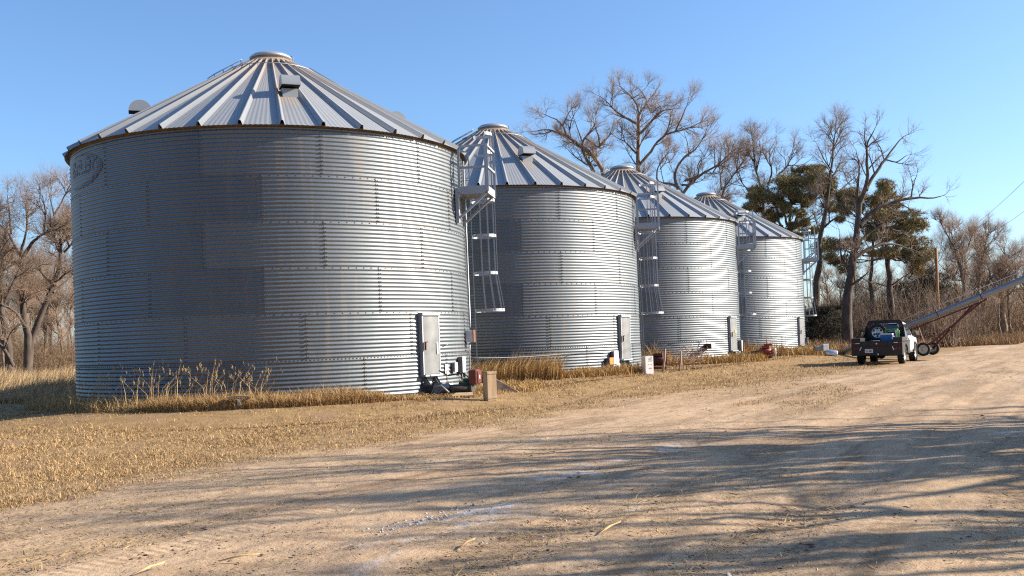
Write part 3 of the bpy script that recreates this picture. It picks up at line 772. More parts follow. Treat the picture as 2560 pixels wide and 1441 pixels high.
def px_limbs(Y, scale, ox, oy, limbs, seed, spread=2.5):
    """limbs traced on the photo -> 3-D polylines at distance Y, each given its own depth"""
    rng = np.random.RandomState(seed); out = []; known = []
    for pts, r0, r1 in limbs:
        pts = [(ox + x / scale, oy + y / scale) for x, y in pts]
        d0 = 0.0
        if known: d0 = min(known, key=lambda q: (q[0] - pts[0][0]) ** 2 + (q[1] - pts[0][1]) ** 2)[2]
        d1 = d0 + rng.uniform(-spread, spread) if known else d0
        P = []
        for i, (x, y) in enumerate(pts):
            dd = d0 + (d1 - d0) * i / (len(pts) - 1)
            P.append(np.array(at(x, y, Y + dd)))
        for (x, y), (xa, ya), i in zip(pts, pts[1:], range(len(pts))):
            for q in range(4):
                f = q / 4; known.append((x + (xa - x) * f, y + (ya - y) * f, d0 + (d1 - d0) * (i + f) / (len(pts) - 1)))
        out.append((P, r0, r1))
    t = out[0]; p = t[0][0]; g = np.array([p[0], p[1], gz(p[0], p[1])])
    if p[2] > g[2] + 0.3: out[0] = ([g] + t[0], t[1] * 1.25, t[2])
    return out

s2 = (3.792, 1300, 160)
T1 = [([(1115, 1200), (1125, 1040), (1120, 850), (1125, 700), (1120, 580), (1125, 490)], .28, .12), ([(1125, 490), (1110, 380), (1060, 310), (1010, 270), (965, 225)], .10, .03),
      ([(1125, 490), (1160, 430), (1210, 370), (1175, 290), (1130, 240)], .10, .03), ([(1200, 380), (1250, 480), (1290, 420), (1340, 400)], .07, .03), ([(1110, 570), (1000, 510), (920, 460), (850, 390), (790, 330)], .12, .03),
      ([(1140, 660), (1210, 590), (1270, 510), (1340, 440), (1440, 430)], .12, .03), ([(1130, 960), (1230, 850), (1300, 740), (1380, 660), (1500, 640), (1640, 600), (1700, 560)], .13, .03),
      ([(1470, 640), (1540, 500), (1570, 420), (1600, 360)], .07, .02), ([(1100, 850), (1000, 740), (920, 700)], .09, .03), ([(1390, 660), (1420, 540), (1430, 470)], .06, .02), ([(1060, 330), (1130, 290), (1180, 240)], .05, .02)]
limbs_to_tree('cottonwood_tree', 'tallest bare tree with a forked dark trunk, rising above the third bin roof', px_limbs(80, *s2, T1, 1), 11, 'bare trees behind the bins', dens=1.05)
T2 = [([(840, 1180), (820, 1030), (790, 920), (760, 840), (680, 850), (590, 815), (520, 750), (440, 680)], .30, .12), ([(440, 680), (370, 660), (270, 620), (130, 640)], .10, .03), ([(440, 680), (410, 590), (350, 530), (230, 480)], .09, .03),
      ([(590, 810), (590, 730), (640, 680), (700, 600), (720, 520)], .10, .03), ([(760, 800), (745, 680), (720, 620), (700, 560)], .09, .03), ([(750, 780), (850, 680), (890, 560)], .08, .02),
      ([(470, 640), (480, 560), (520, 460)], .06, .02), ([(590, 740), (540, 600), (500, 490)], .06, .02), ([(700, 1030), (620, 880), (590, 815)], .16, .12), ([(620, 700), (720, 780), (760, 800)], .06, .05), ([(640, 960), (520, 880), (420, 780)], .07, .02)]
limbs_to_tree('cottonwood_tree', 'bare spreading tree whose crown leans left over the second bin roof', px_limbs(84, *s2, T2, 2), 12, 'bare trees behind the bins', dens=1.0)
T3 = [([(1500, 1400), (1490, 1200), (1580, 1090), (1700, 1050), (1830, 1030), (1930, 960), (1990, 850)], .30, .05), ([(1500, 1190), (1450, 1060), (1490, 970), (1550, 880), (1650, 830), (1720, 740), (1760, 650)], .15, .03),
      ([(1500, 1170), (1420, 1130), (1300, 1130), (1290, 1040), (1330, 940), (1400, 850)], .12, .03), ([(1560, 1110), (1700, 1060), (1680, 960), (1720, 900)], .10, .03), ([(1600, 880), (1590, 760), (1560, 660)], .06, .02),
      ([(1540, 1150), (1640, 1140), (1690, 1060)], .1, .04), ([(1330, 1000), (1400, 900), (1380, 780)], .06, .02), ([(1830, 1030), (1900, 920), (1910, 800)], .06, .02)]
limbs_to_tree('cottonwood_tree', 'low bare tree with crooked limbs between the third and fourth bin peaks', px_limbs(88, *s2, T3, 3), 13, 'bare trees behind the bins', dens=0.9)
T4 = [([(1860, 1420), (1890, 1260), (1910, 1190), (1980, 1090), (2060, 1040), (2120, 950), (2180, 800)], .22, .04), ([(1910, 1190), (1900, 1050), (1940, 960), (1960, 800)], .09, .03), ([(2060, 1040), (2040, 900), (2080, 780)], .07, .02), ([(2120, 950), (2240, 860), (2250, 720)], .06, .02)]
limbs_to_tree('bare_tree', 'slim bare tree just right of the fourth bin peak', px_limbs(92, *s2, T4, 4), 14, 'bare trees behind the bins', dens=1.2)
s3 = (3.351, 1800, 300)
T5 = [([(360, 900), (330, 760), (380, 640), (400, 540), (330, 490), (280, 390), (260, 250), (275, 130)], .24, .03), ([(400, 540), (440, 450), (425, 370), (400, 290), (450, 200)], .10, .02), ([(360, 600), (260, 620), (190, 540), (150, 470)], .09, .03), ([(300, 430), (340, 300), (330, 180)], .06, .02),
      ([(400, 540), (520, 440), (600, 330), (620, 180)], .09, .02), ([(190, 540), (140, 400), (160, 280)], .05, .02), ([(520, 440), (560, 380), (700, 380), (760, 330)], .06, .02)]
limbs_to_tree('bare_tree', 'dark bare tree rising behind the left-hand pine', px_limbs(90, *s3, T5, 5), 15, 'bare trees behind the bins', mats=(DBARK, DTWIG), dens=0.95)
T6 = [([(800, 1440), (840, 1000), (880, 780), (930, 500), (965, 400), (940, 300), (910, 180), (970, 70)], .28, .03), ([(935, 490), (1000, 380), (1060, 310)], .09, .02), ([(870, 900), (940, 840), (1050, 790)], .10, .03), ([(880, 700), (1000, 600), (1130, 480)], .10, .03), ([(945, 440), (870, 330), (810, 200)], .07, .02), ([(930, 260), (980, 180), (1010, 90)], .05, .02)]
limbs_to_tree('bare_tree', 'slender dark bare tree directly right of the fourth bin roof', px_limbs(78, *s3, T6, 6), 16, 'bare trees behind the bins', mats=(DBARK, DTWIG), dens=0.8)
T7 = [([(1060, 1790), (1080, 1440), (1110, 1200), (1140, 1000), (1160, 800), (1170, 690)], .33, .17), ([(1170, 690), (1220, 600), (1240, 440), (1230, 300), (1220, 200), (1290, 90)], .16, .03), ([(1225, 590), (1300, 450), (1380, 330), (1450, 240), (1540, 140)], .14, .03), ([(1150, 700), (1150, 560), (1170, 400), (1140, 260)], .12, .02),
      ([(1170, 890), (1250, 790), (1340, 725), (1480, 680), (1600, 650), (1740, 660), (1850, 640)], .20, .03), ([(1130, 1160), (1230, 1080), (1400, 1030), (1500, 1050), (1620, 1090)], .15, .03), ([(1140, 1050), (1230, 960), (1340, 890)], .12, .04), ([(1380, 330), (1480, 360), (1560, 300)], .06, .02),
      ([(1600, 650), (1620, 540), (1650, 460)], .06, .02), ([(1080, 1400), (1180, 1330), (1240, 1280)], .10, .03), ([(1100, 1280), (1010, 1150), (1000, 960)], .10, .02), ([(1160, 720), (1090, 640), (1040, 560)], .07, .02)]
limbs_to_tree('bare_tree', 'big dark bare tree with a thick trunk just left of the pickup truck', px_limbs(68, *s3, T7, 7), 17, 'bare trees behind the bins', mats=(DBARK, DTWIG), dens=0.8, levels=3)
T8 = [([(2070, 1800), (2040, 1400), (2010, 1200), (1950, 1050), (1890, 920), (1840, 850)], .20, .03), ([(2040, 1400), (2060, 1200), (2030, 1050), (2000, 900)], .10, .02), ([(2010, 1200), (2090, 1050), (2120, 900)], .08, .02), ([(1960, 1060), (1940, 950), (1950, 860)], .06, .02)]
limbs_to_tree('bare_tree', 'pale bare tree with several upright stems right of the wooden pole', px_limbs(88, *s3, T8, 8), 18, 'bare trees along the road', l1=(1.0, 2.0), dens=1.5, trop=.2)
T9 = [([(2160, 1800), (2165, 1400), (2180, 1180), (2230, 1040), (2250, 900)], .17, .03), ([(2180, 1180), (2140, 1050), (2130, 900)], .07, .02), ([(2200, 1110), (2290, 1000), (2310, 930)], .06, .02)]
limbs_to_tree('bare_tree', 'thin bare tree standing between the multi-stemmed tree and the auger tube', px_limbs(96, *s3, T9, 9), 19, 'bare trees along the road', l1=(1.0, 2.0), dens=1.7, trop=.2)
T10 = [([(2380, 1790), (2350, 1500), (2360, 1300), (2420, 1150)], .35, .08), ([(2360, 1400), (2450, 1250), (2530, 1180)], .15, .03), ([(2350, 1480), (2270, 1320), (2230, 1200)], .13, .03), ([(2400, 1190), (2380, 1080), (2400, 1020)], .07, .02), ([(2370, 1500), (2480, 1420), (2560, 1400)], .1, .03)]
limbs_to_tree('bare_tree', 'stout bare tree at the right edge behind the auger tube', px_limbs(100, *s3, T10, 10), 20, 'bare trees along the road', l1=(1.0, 2.2), dens=1.5)
s1 = (2.183, 0, 420)
TA = [([(150, 1120), (160, 950), (130, 820), (120, 660), (130, 540), (110, 470), (60, 360), (0, 310)], .21, .03), ([(130, 480), (180, 400), (240, 360), (300, 340)], .10, .03), ([(110, 470), (150, 330), (140, 200)], .08, .02), ([(60, 360), (50, 240), (40, 150)], .06, .02), ([(150, 880), (80, 780), (0, 740)], .09, .03), ([(240, 360), (250, 250), (230, 150)], .06, .02)]
limbs_to_tree('bare_tree', 'bare tree with a dark upright trunk, left of the trunk that leans right', px_limbs(52, *s1, TA, 21), 21, 'bare trees left of the bins', mats=(DBARK, MTWIG), dens=1.35, l1=(.9, 1.9))
TB = [([(150, 1110), (165, 940), (210, 800), (290, 680), (310, 580), (350, 460), (315, 350), (290, 230), (270, 150)], .19, .03), ([(300, 640), (250, 600), (200, 540)], .09, .03), ([(350, 460), (390, 420), (430, 330)], .07, .02), ([(310, 340), (370, 290), (400, 200)], .06, .02), ([(290, 680), (360, 620), (410, 560)], .08, .02), ([(300, 250), (350, 160), (380, 100)], .05, .02)]
limbs_to_tree('bare_tree', 'bare tree whose trunk leans right towards the largest bin', px_limbs(54, *s1, TB, 22), 22, 'bare trees left of the bins', mats=(DBARK, MTWIG), dens=1.35, l1=(.9, 1.9))
TC = [([(60, 1110), (40, 980), (15, 760), (0, 620), (-30, 420), (-20, 250)], .19, .03), ([(15, 760), (60, 650), (100, 560)], .09, .02), ([(0, 620), (40, 480), (20, 330)], .08, .02), ([(40, 980), (-40, 880), (-120, 800)], .1, .03), ([(70, 1080), (30, 1000), (-60, 900)], .12, .05)]
limbs_to_tree('bare_tree', 'bare tree with a curved trunk at the left edge of the picture', px_limbs(50, *s1, TC, 23), 23, 'bare trees left of the bins', mats=(DBARK, MTWIG), dens=1.35, l1=(.9, 1.9))

def generic_limbs(seed, H, lean=0.0, nl=6, spread=0.42, r=.2):
    rng = np.random.RandomState(seed)
    n = 7; z = np.linspace(0, H * .62, n); off = np.cumsum(rng.randn(n, 2) * H * .012, 0); off[0] = 0
    tr = np.stack([off[:, 0] + lean * z, off[:, 1], z], 1); L = [(list(tr), r, r * .5)]
    for k in range(nl):
        i = rng.randint(2, n); p = tr[i] if k > 1 else tr[-1]; a = 2 * math.pi * (k / nl) + rng.uniform(-.5, .5); out = H * spread * rng.uniform(.5, 1.0); up = max(H * rng.uniform(.78, 1.0) - p[2], H * .15)
        d = np.array([math.cos(a), math.sin(a), 0])
        L.append(([p, p + d * out * .45 + [0, 0, up * .3], p + d * out * .8 + [0, 0, up * .65], p + d * out + [0, 0, up]], r * .45, r * .1))
    return L
# slim trees of the wood on the left: three builds, copied, turned and scaled
wl = ['slim pale sapling standing in the wood left of the largest bin', 'slim bare tree deep in the wood left of the bins', 'thin bare tree with upright limbs in the left-hand wood']
protos = []
for k in range(3):
    t = limbs_to_tree('slim_tree', wl[k], [([np.array(p) + [-30, 58, 0] for p in pts], a, b) for pts, a, b in generic_limbs(40 + k, 8.5 + k * .7, nl=5, spread=.22, r=.10)], 50 + k, 'slim trees in the left-hand wood', dens=1.0, l1=(.8, 1.7), levels=4, trop=.22)
    protos.append(t)
rs = np.random.RandomState(8)
wood = [(-8 + 14 * i + rs.uniform(-5, 5), rs.uniform(56, 78)) for i in range(15)]
used = [False] * 3
for i, (px, Y) in enumerate(wood):
    k = i % 3; P = at(px, 920, Y)
    t = protos[k] if not used[k] else copy_tree(protos[k]); used[k] = True
    t.location = (P.x, Y, gz(P.x, Y)); t.rotation_euler = (0, 0, rs.uniform(0, 6.28)); s_ = rs.uniform(.72, 1.0); t.scale = (s_, s_, s_ * rs.uniform(.95, 1.1))
# slim trees of the wood on the right
protos2 = []
wr = ['slim grey tree tangled in the brush behind the pickup', 'slim brown tree in the thicket right of the fourth bin', 'thin tree in the far thicket beyond the auger']
rs = np.random.RandomState(18)
place = [(2060 + 34 * i + rs.uniform(-15, 15), rs.uniform(84, 104)) for i in range(18)]
used = [None] * 3
for i, (px, Y) in enumerate(place):
    k = i % 3; P = at(px, 840, Y); loc = (P.x, Y, gz(P.x, Y))
    t = copy_tree(protos[k]); t['label'] = wr[k]; t['group'] = 'slim trees in the right-hand thicket'
    hs = 1.0 if px > 2330 else .8
    t.location = loc; t.rotation_euler = (0, 0, rs.uniform(0, 6.28)); s_ = hs * rs.uniform(.85, 1.15); t.scale = (s_ * 1.1, s_ * 1.1, s_)

# pines: crown of needle tufts on crooked limbs
def tuft_mesh(rng, centres, radii, per, size, mats):
    V, F = [], []
    C = []; 
    for (c, r) in zip(centres, radii):
        n = per
        u = unit(rng.randn(n, 3)) * (rng.rand(n, 1) ** .45); C.append(np.array(c) + u * np.array(r))
    C = np.concatenate(C); n = len(C); nd = 16
    D = unit(rng.randn(n, nd, 3) + np.array([0, 0, .35]))
    S = unit(np.cross(D, rng.randn(n, nd, 3)))
    L = size * (0.6 + 0.8 * rng.rand(n, nd, 1)); w = size * .06
    A = C[:, None] + S * w; B = C[:, None] - S * w; T = C[:, None] + D * L
    V = np.stack([A, B, T], 2).reshape(-1, 3); F = np.arange(len(V)).reshape(-1, 3)
    return fast_mesh('crown', V, F, mats)
def pine(name, label, Y, sc, trunk, limbs, blobs, seed, depth=2.0, per=34, size=.3, group=None, m=NEEDLE):
    rng = np.random.RandomState(seed)
    L = px_limbs(Y, *sc, [trunk] + limbs, seed, 1.6); base = np.array(L[0][0][0])
    root = thing(name, label, 'tree', tuple(base), 0, group); tr = Batch()
    for pts, r0, r1 in L:
        Q = resample(np.asarray(pts) - base, 12); Q[1:-1] += rng.randn(10, 3) * .06
        V, F = tubes(Q[None], np.linspace(r0, r1, 12)[None], 7); tr.add(V, F)
    cs, rr = [], []
    extra = [(x + rng.uniform(-1, 1) * rx * 1.5, y + rng.uniform(-1.2, 2.6) * ry, rx * rng.uniform(.5, .9), ry * rng.uniform(.5, .9)) for x, y, rx, ry in blobs + blobs]
    for x, y, rx, ry in blobs + extra:
        px, py = sc[1] + x / sc[0], sc[2] + y / sc[0]; dd = rng.uniform(-depth, depth)
        p = np.array(at(px, py, Y + dd)) - base; k = Y / F_PX / sc[0]
        cs.append(p); rr.append((rx * k * 1.6, max(rx * k * 1.3, .5), ry * k * 1.6))
        # a limb reaching into each clump
        q = L[0][0]; j = min(range(len(q)), key=lambda i: abs(q[i][2] - base[2] - (p[2] - .8))); s0 = np.asarray(q[j]) - base
        Q = resample([s0, s0 * .45 + p * .55 - [0, 0, .25], p], 8); Q[1:-1] += rng.randn(6, 3) * .07
        V, F = tubes(Q[None], np.linspace(.06, .02, 8)[None], 5); tr.add(V, F)
    link('trunk', tr.mesh('trunk', [DBARK]), root); o = link('crown', tuft_mesh(rng, cs, rr, per, size, [m]), root)
    return root
P1b = [(640, 440, 80, 34), (800, 460, 60, 36), (540, 505, 60, 34), (700, 520, 60, 40), (900, 520, 60, 36), (380, 600, 75, 40), (560, 600, 60, 40), (820, 590, 60, 36), (920, 610, 46, 36), (330, 680, 60, 36), (480, 690, 50, 36), (640, 640, 60, 40), (740, 660, 40, 30),
       (260, 720, 44, 24), (680, 870, 50, 26), (900, 720, 40, 24), (430, 780, 50, 30), (620, 780, 50, 30), (720, 940, 60, 30), (850, 1060, 60, 36), (760, 420, 50, 30)]
pine('pine_tree', 'broad flat-topped pine directly behind the roof of the farthest bin', 82, s3, ([(560, 1250), (560, 920), (600, 700), (640, 500)], .22, .07), [([(560, 1000), (480, 800), (440, 620)], .14, .05), ([(570, 950), (700, 720), (820, 520)], .14, .05), ([(560, 880), (520, 640), (560, 520)], .1, .04)], P1b, 31, group='pines behind the bins', per=75)
P2b = [(1090, 610, 56, 34), (1400, 560, 46, 40), (1380, 620, 60, 30), (1080, 690, 60, 30), (1290, 700, 80, 40), (1440, 730, 60, 36), (1340, 800, 90, 46), (1600, 790, 66, 30), (1500, 850, 80, 40), (1640, 900, 66, 44), (1420, 920, 60, 30), (1680, 1030, 70, 40), (1720, 1110, 56, 30),
       (1560, 1000, 60, 30), (1640, 1180, 60, 40), (1060, 760, 40, 30), (1330, 960, 60, 30), (1480, 1100, 60, 30), (1100, 1040, 60, 30), (960, 1060, 60, 36), (1380, 1130, 60, 26), (1040, 1180, 70, 30), (1260, 900, 60, 30)]
PINE2 = pine('pine_tree', 'taller ragged pine with layered olive clumps above the pickup truck', 76, s3, ([(1440, 1800), (1420, 1400), (1400, 1150), (1390, 900), (1400, 620)], .26, .06), [([(1400, 1150), (1340, 1000), (1290, 760)], .13, .05), ([(1410, 1200), (1520, 960), (1600, 820)], .13, .05), ([(1270, 1780), (1260, 1300), (1290, 1060), (1280, 850)], .18, .07)], P2b, 32, group='pines behind the bins', per=75)
P3b = [(1560, 1380, 90, 36), (1660, 1340, 70, 40), (1760, 1300, 70, 40), (1500, 1470, 90, 40), (1640, 1440, 90, 36), (1800, 1410, 70, 40), (1880, 1330, 60, 50), (1560, 1560, 90, 40), (1720, 1540, 90, 50), (1860, 1500, 60, 50), (1820, 1620, 80, 50), (1900, 1620, 60, 60), (1700, 1650, 80, 50)]
pine('cedar_tree', 'dark bushy cedar behind the wooden pole and the auger', 84, s3, ([(1720, 1820), (1710, 1500), (1720, 1300)], .2, .06), [], P3b, 33, group='cedars in the thicket', per=44, size=.24, m=CEDAR)
P4b = [(850, 1660, 100, 40), (760, 1640, 70, 40), (930, 1700, 80, 44), (800, 1740, 100, 46), (900, 1770, 90, 40), (730, 1760, 50, 40), (870, 1600, 60, 26)]
pine('cedar_tree', 'low dark cedar beside the ladder of the farthest bin', 70, s3, ([(840, 1830), (840, 1700), (850, 1600)], .12, .05), [], P4b, 34, group='cedars in the thicket', per=80, size=.2, depth=1.2, m=CEDAR)
P5b = [(2000, 1640, 70, 50), (2060, 1560, 60, 50), (1960, 1720, 70, 40), (2080, 1680, 60, 50), (2010, 1500, 40, 40)]
pine('cedar_tree', 'small cedar behind the auger wheels', 90, s3, ([(2020, 1810), (2020, 1650), (2030, 1500)], .12, .05), [], P5b, 35, group='cedars in the thicket', per=50, size=.2, m=CEDAR)

# brush: tangled leafless undergrowth, one mass
def brush(name, spots, seed, h, mats, nst=26, thick=1.0):
    rng = np.random.RandomState(seed); B = Batch()
    sp = np.array(spots); m = len(sp)
    P0 = np.repeat(np.stack([sp[:, 0], sp[:, 1], ground_z(sp[:, 0], sp[:, 1])], 1), nst, 0) + rng.randn(m * nst, 3) * [.5, .5, 0]
    M = len(P0); hh = np.repeat(sp[:, 2], nst) * h * rng.uniform(.5, 1.1, M)
    d = unit(np.stack([rng.randn(M) * .35, rng.randn(M) * .35, np.ones(M)], 1)); n = 5
    Q = np.empty((M, n, 3)); Q[:, 0] = P0
    for s in range(1, n):
        d = unit(d + rng.randn(M, 3) * .2); Q[:, s] = Q[:, s - 1] + d * (hh / (n - 1))[:, None]
    Rq = .017 * thick * np.linspace(1, .4, n)[None].repeat(M, 0)
    B.add(*tubes(Q, Rq, 3))
    Q2, R2 = spawn(rng, Q, Rq, 6, .25, (25, 65), (.35, 1.1), 3, .010 * thick, .12, .25); B.add(*tubes(Q2, R2, 3))
    Q3, R3 = spawn(rng, Q2, R2, 4, .2, (25, 60), (.2, .5), 2, .008 * thick, .1, .2, taper=.6); B.add(*tubes(Q3, R3, 3))
    return tag(link(name, B.mesh(name, mats, False)), kind='stuff')
rs = np.random.RandomState(77)
sp = []
for i in range(150):
    px = rs.uniform(2020, 2420); Y = rs.uniform(72, 100); P = at(px, 840, Y); sp.append((P.x, Y, rs.uniform(.6, 1.25) * (1.2 if px > 2120 else .8)))
for i in range(60):
    px = rs.uniform(2380, 2620); Y = rs.uniform(104, 135); P = at(px, 840, Y); sp.append((P.x, Y, rs.uniform(.8, 1.5)))
brush('brush_thicket', sp, 78, 4.4, [mat('grey_brown_brush', (0.185, 0.125, 0.085), .9, var=.25, scale=.3)], nst=16, thick=1.25)
sp = []
for i in range(120):
    px = rs.uniform(-60, 260); Y = rs.uniform(56, 86); P = at(px, 920, Y); sp.append((P.x, Y, rs.uniform(.6, 1.5)))
brush('brush_thicket', sp, 79, 2.6, [mat('tan_brush', (0.26, 0.17, 0.10), .9, var=.25, scale=.3)], nst=16, thick=1.1)
sp = []
for i in range(170):
    px = rs.uniform(2040, 2640); Y = rs.uniform(100, 150); P = at(px, 840, Y); sp.append((P.x, Y, rs.uniform(.9, 1.6) * (1.6 if px > 2300 else 1.25)))
brush('far_thicket', sp, 80, 3.4, [mat('tan_brush', (0.26, 0.17, 0.10))], nst=14, thick=2.0)

# shade trees out of the picture to the right of the road; their branch shadows cross it
SH = [(17.4, 14.6, 9.2, 3), (23.5, 16.4, 11.0, 4), (20.0, 13.9, 10.0, 5), (29.0, 17.4, 13.0, 6), (17.0, 9.1, 8.2, 7)]
SHL = ['bare roadside tree beyond the right edge that shades the dirt road', 'tall bare tree farther along the right side of the road', 'bare tree beside the road nearest the lower right corner', 'tall bare tree set back from the road on the right', 'small bare tree close by on the right of the road']
for (x, y, h, sd), lb in zip(SH, SHL):
    limbs_to_tree('shade_tree', lb, [([np.array(p) + [x, y, gz(x, y)] for p in pts], a, b) for pts, a, b in generic_limbs(60 + sd, h, nl=9, spread=.27, r=.36)], 70 + sd, 'shade trees right of the road', dens=.42, levels=3, thick=3.8, l1=(1.6, 3.2))
# unseen trees added behind the viewpoint to darken what the shaded walls mirror
wb = limbs_to_tree('added_screen_tree', 'unseen bare tree added behind the viewpoint to darken the shaded walls', [([np.array(p) + [-6, -24, -.25] for p in pts], a, b) for pts, a, b in generic_limbs(91, 11, nl=8, spread=.4, r=.24)], 92, 'unseen trees added behind the viewpoint', dens=.9, levels=3, thick=1.6)
rs = np.random.RandomState(4)
for i in range(15):
    t = copy_tree(wb); a = R_(-75 + 150 * i / 14) ; r = rs.uniform(24, 36)
    x, y = -4 + r * 1.5 * math.sin(a), -8 - r * math.cos(a)
    if x > 16: continue
    t.location = (x, y, gz(x, y)); t.rotation_euler = (0, 0, rs.uniform(0, 6.28)); q = rs.uniform(.9, 1.3); t.scale = (q, q, q)

for i in range(14):  # added pines, out of view, cutting low sky light on the bins
    t = copy_tree(PINE2); a = R_(-78 + 11.5 * i); x, y = -6 + 26 * math.sin(a), -3 - 17 * math.cos(a)
    if x > 12:
        for ch in list(t.children): bpy.data.objects.remove(ch)
        bpy.data.objects.remove(t); continue
    t.location = (x, y, gz(x, y)); t.rotation_euler = (0, 0, rs.uniform(0, 6.28)); q = rs.uniform(.85, 1.15); t.scale = (q * 1.2, q * 1.2, q)
    t['label'] = 'unseen pine added behind the viewpoint to darken the shaded walls'; t['group'] = 'unseen pines added behind the viewpoint'
# ------------------------------------------------------------------ grass, weeds and litter
def toned(name, a, b, rough=.85):
    m = mat(name, a, rough, col2=b, attr='tone', spec=.2); return m
STRAW = toned('dry_straw', (0.57, 0.385, 0.185), (0.24, 0.145, 0.07))
GOLD = toned('golden_dry_grass', (0.58, 0.40, 0.17), (0.30, 0.17, 0.06))
PALE = toned('pale_seed_stalks', (0.54, 0.39, 0.19), (0.32, 0.20, 0.085))
RUSTY = toned('rust_brown_weeds', (0.54, 0.36, 0.165), (0.30, 0.18, 0.078))
TANW = toned('tan_weeds', (0.42, 0.28, 0.15), (0.25, 0.155, 0.08))
def ground_px(px, py):
    px, py = np.asarray(px, float), np.asarray(py, float)
    x, y = px - CX, py - CY - SHIFT
    u, v = (x * cR - y * sR) / F_PX, (x * sR + y * cR) / F_PX
    z = np.full_like(u, -.2)
    for _ in range(5):
        t = (EYE - z) / np.maximum(v, 1e-4); z = ground_z(u * t, t)
    return u * t, t, z
def blades(rng, X, Y, Z, h, w, lean, lean_dir=None, curl=.35):
    """one three-point-curved blade per root: lean = sideways offset of the tip as a share of h"""
    n = len(X); a = rng.rand(n) * 2 * np.pi if lean_dir is None else lean_dir
    D = np.stack([np.cos(a), np.sin(a), 0 * a], 1); f = rng.rand(n) * np.pi; S = np.stack([np.cos(f), np.sin(f), 0 * f], 1)
    P = np.stack([X, Y, Z - .01], 1); up = np.array([0, 0, 1.0])
    L = lean[:, None]; H = h[:, None]; c = 1 / np.sqrt(1 + L * L)
    M = P + (D * L * .35 + up) * H * .55 * c; T = P + (D * L + up * (1 - curl * np.minimum(L, 1) * .5)) * H * c
    W = S * (w[:, None] if hasattr(w, '__len__') else w)
    V = np.stack([P - W, P + W, M - W * .7, M + W * .7, T], 1).reshape(-1, 3)
    i = np.arange(n)[:, None] * 5
    F = np.concatenate([i + [0, 1, 3], i + [0, 3, 2], i + [2, 3, 4]], 0)
    return V, F
def grass_obj(name, m, parts, rng):
    Vs, Fs, ts, o = [], [], [], 0
    for V, F in parts:
        Vs.append(V); Fs.append(F + o); o += len(V); ts.append(np.repeat(rng.rand(len(V) // 5), 5))
    me = fast_mesh(name, np.concatenate(Vs), np.concatenate(Fs), [m], attrs={'tone': ('POINT', np.concatenate(ts))})
    return tag(link(name, me), kind='stuff')
def wall_dist(x, y):
    return np.min([np.hypot(x - a, y - b) for a, b in BINS], 0) - RB
rng = np.random.RandomState(100)
# short dead turf between the road and the bins
n = 520000
px = rng.uniform(-120, 2200, n); py = rng.uniform(0, 1, n)
hor = CY + SHIFT - ROLL * (px - CX)
py = hor + 48 + (420 - 48) * py
X, Y, Z = ground_px(px, py); g = grass_at(X, Y); wd = wall_dist(X, Y)
keep = (rng.rand(n) < g * (0.30 + 1.0 * smooth(.33, .7, fbm(X * .9, Y * .9, 201, 4)))) & (wd > .02) & (Y < 62)
X, Y, Z = X[keep], Y[keep], Z[keep]; n = len(X)
cl = fbm(X * .7, Y * .7, 203, 3)
h = (.014 + .05 * rng.rand(n) ** 1.6) * (0.4 + 1.1 * cl) * (1 + Y / 35); lean = rng.uniform(.5, 4.0, n)
grass_obj('dead_turf', STRAW, [blades(rng, X, Y, Z, h * 1.5, .0026 + .00016 * Y, lean)], rng)
# straw and chaff strewn over the road
n = 34000
px = rng.uniform(-100, 2660, n); py = CY + SHIFT - ROLL * (px - CX) + 60 + 560 * rng.rand(n) ** 1.3
X, Y, Z = ground_px(px, py); d, s = row_sd(X, Y)
keep = (rng.rand(n) < smooth(.42, .68, fbm(d * .8, s * .22, 211, 4)) * .9 + .05) & (Y < 45)
X, Y, Z = X[keep], Y[keep], Z[keep]; n = len(X)
a = rng.rand(n) * np.pi; L = rng.uniform(.010, .042, n) * (1 + Y / 22) * np.where(rng.rand(n) < .04, 2.4, 1); w = rng.uniform(.0014, .003, n) * (1 + Y / 12)
A = np.stack([np.cos(a), np.sin(a), rng.uniform(-.02, .22, n)], 1); S = np.stack([-np.sin(a), np.cos(a), rng.randn(n) * .25], 1); C0 = np.stack([X, Y, Z + .006 + .2 * L * np.maximum(0, A[:, 2])], 1)
A *= L[:, None]; S *= w[:, None]; B_ = rng.randn(n, 3) * (L * .12)[:, None]; B_[:, 2] = abs(B_[:, 2]) * .6
V = np.stack([C0 - A - S, C0 - A + S, C0 + B_ - S, C0 + B_ + S, C0 + A], 1).reshape(-1, 3); i = np.arange(n)[:, None] * 5
grass_obj('straw_litter', toned('yellow_straw', (0.52, 0.38, 0.17), (0.19, 0.12, 0.06)), [(V, np.concatenate([i + [0, 1, 3], i + [0, 3, 2], i + [2, 3, 4]], 0))], rng)
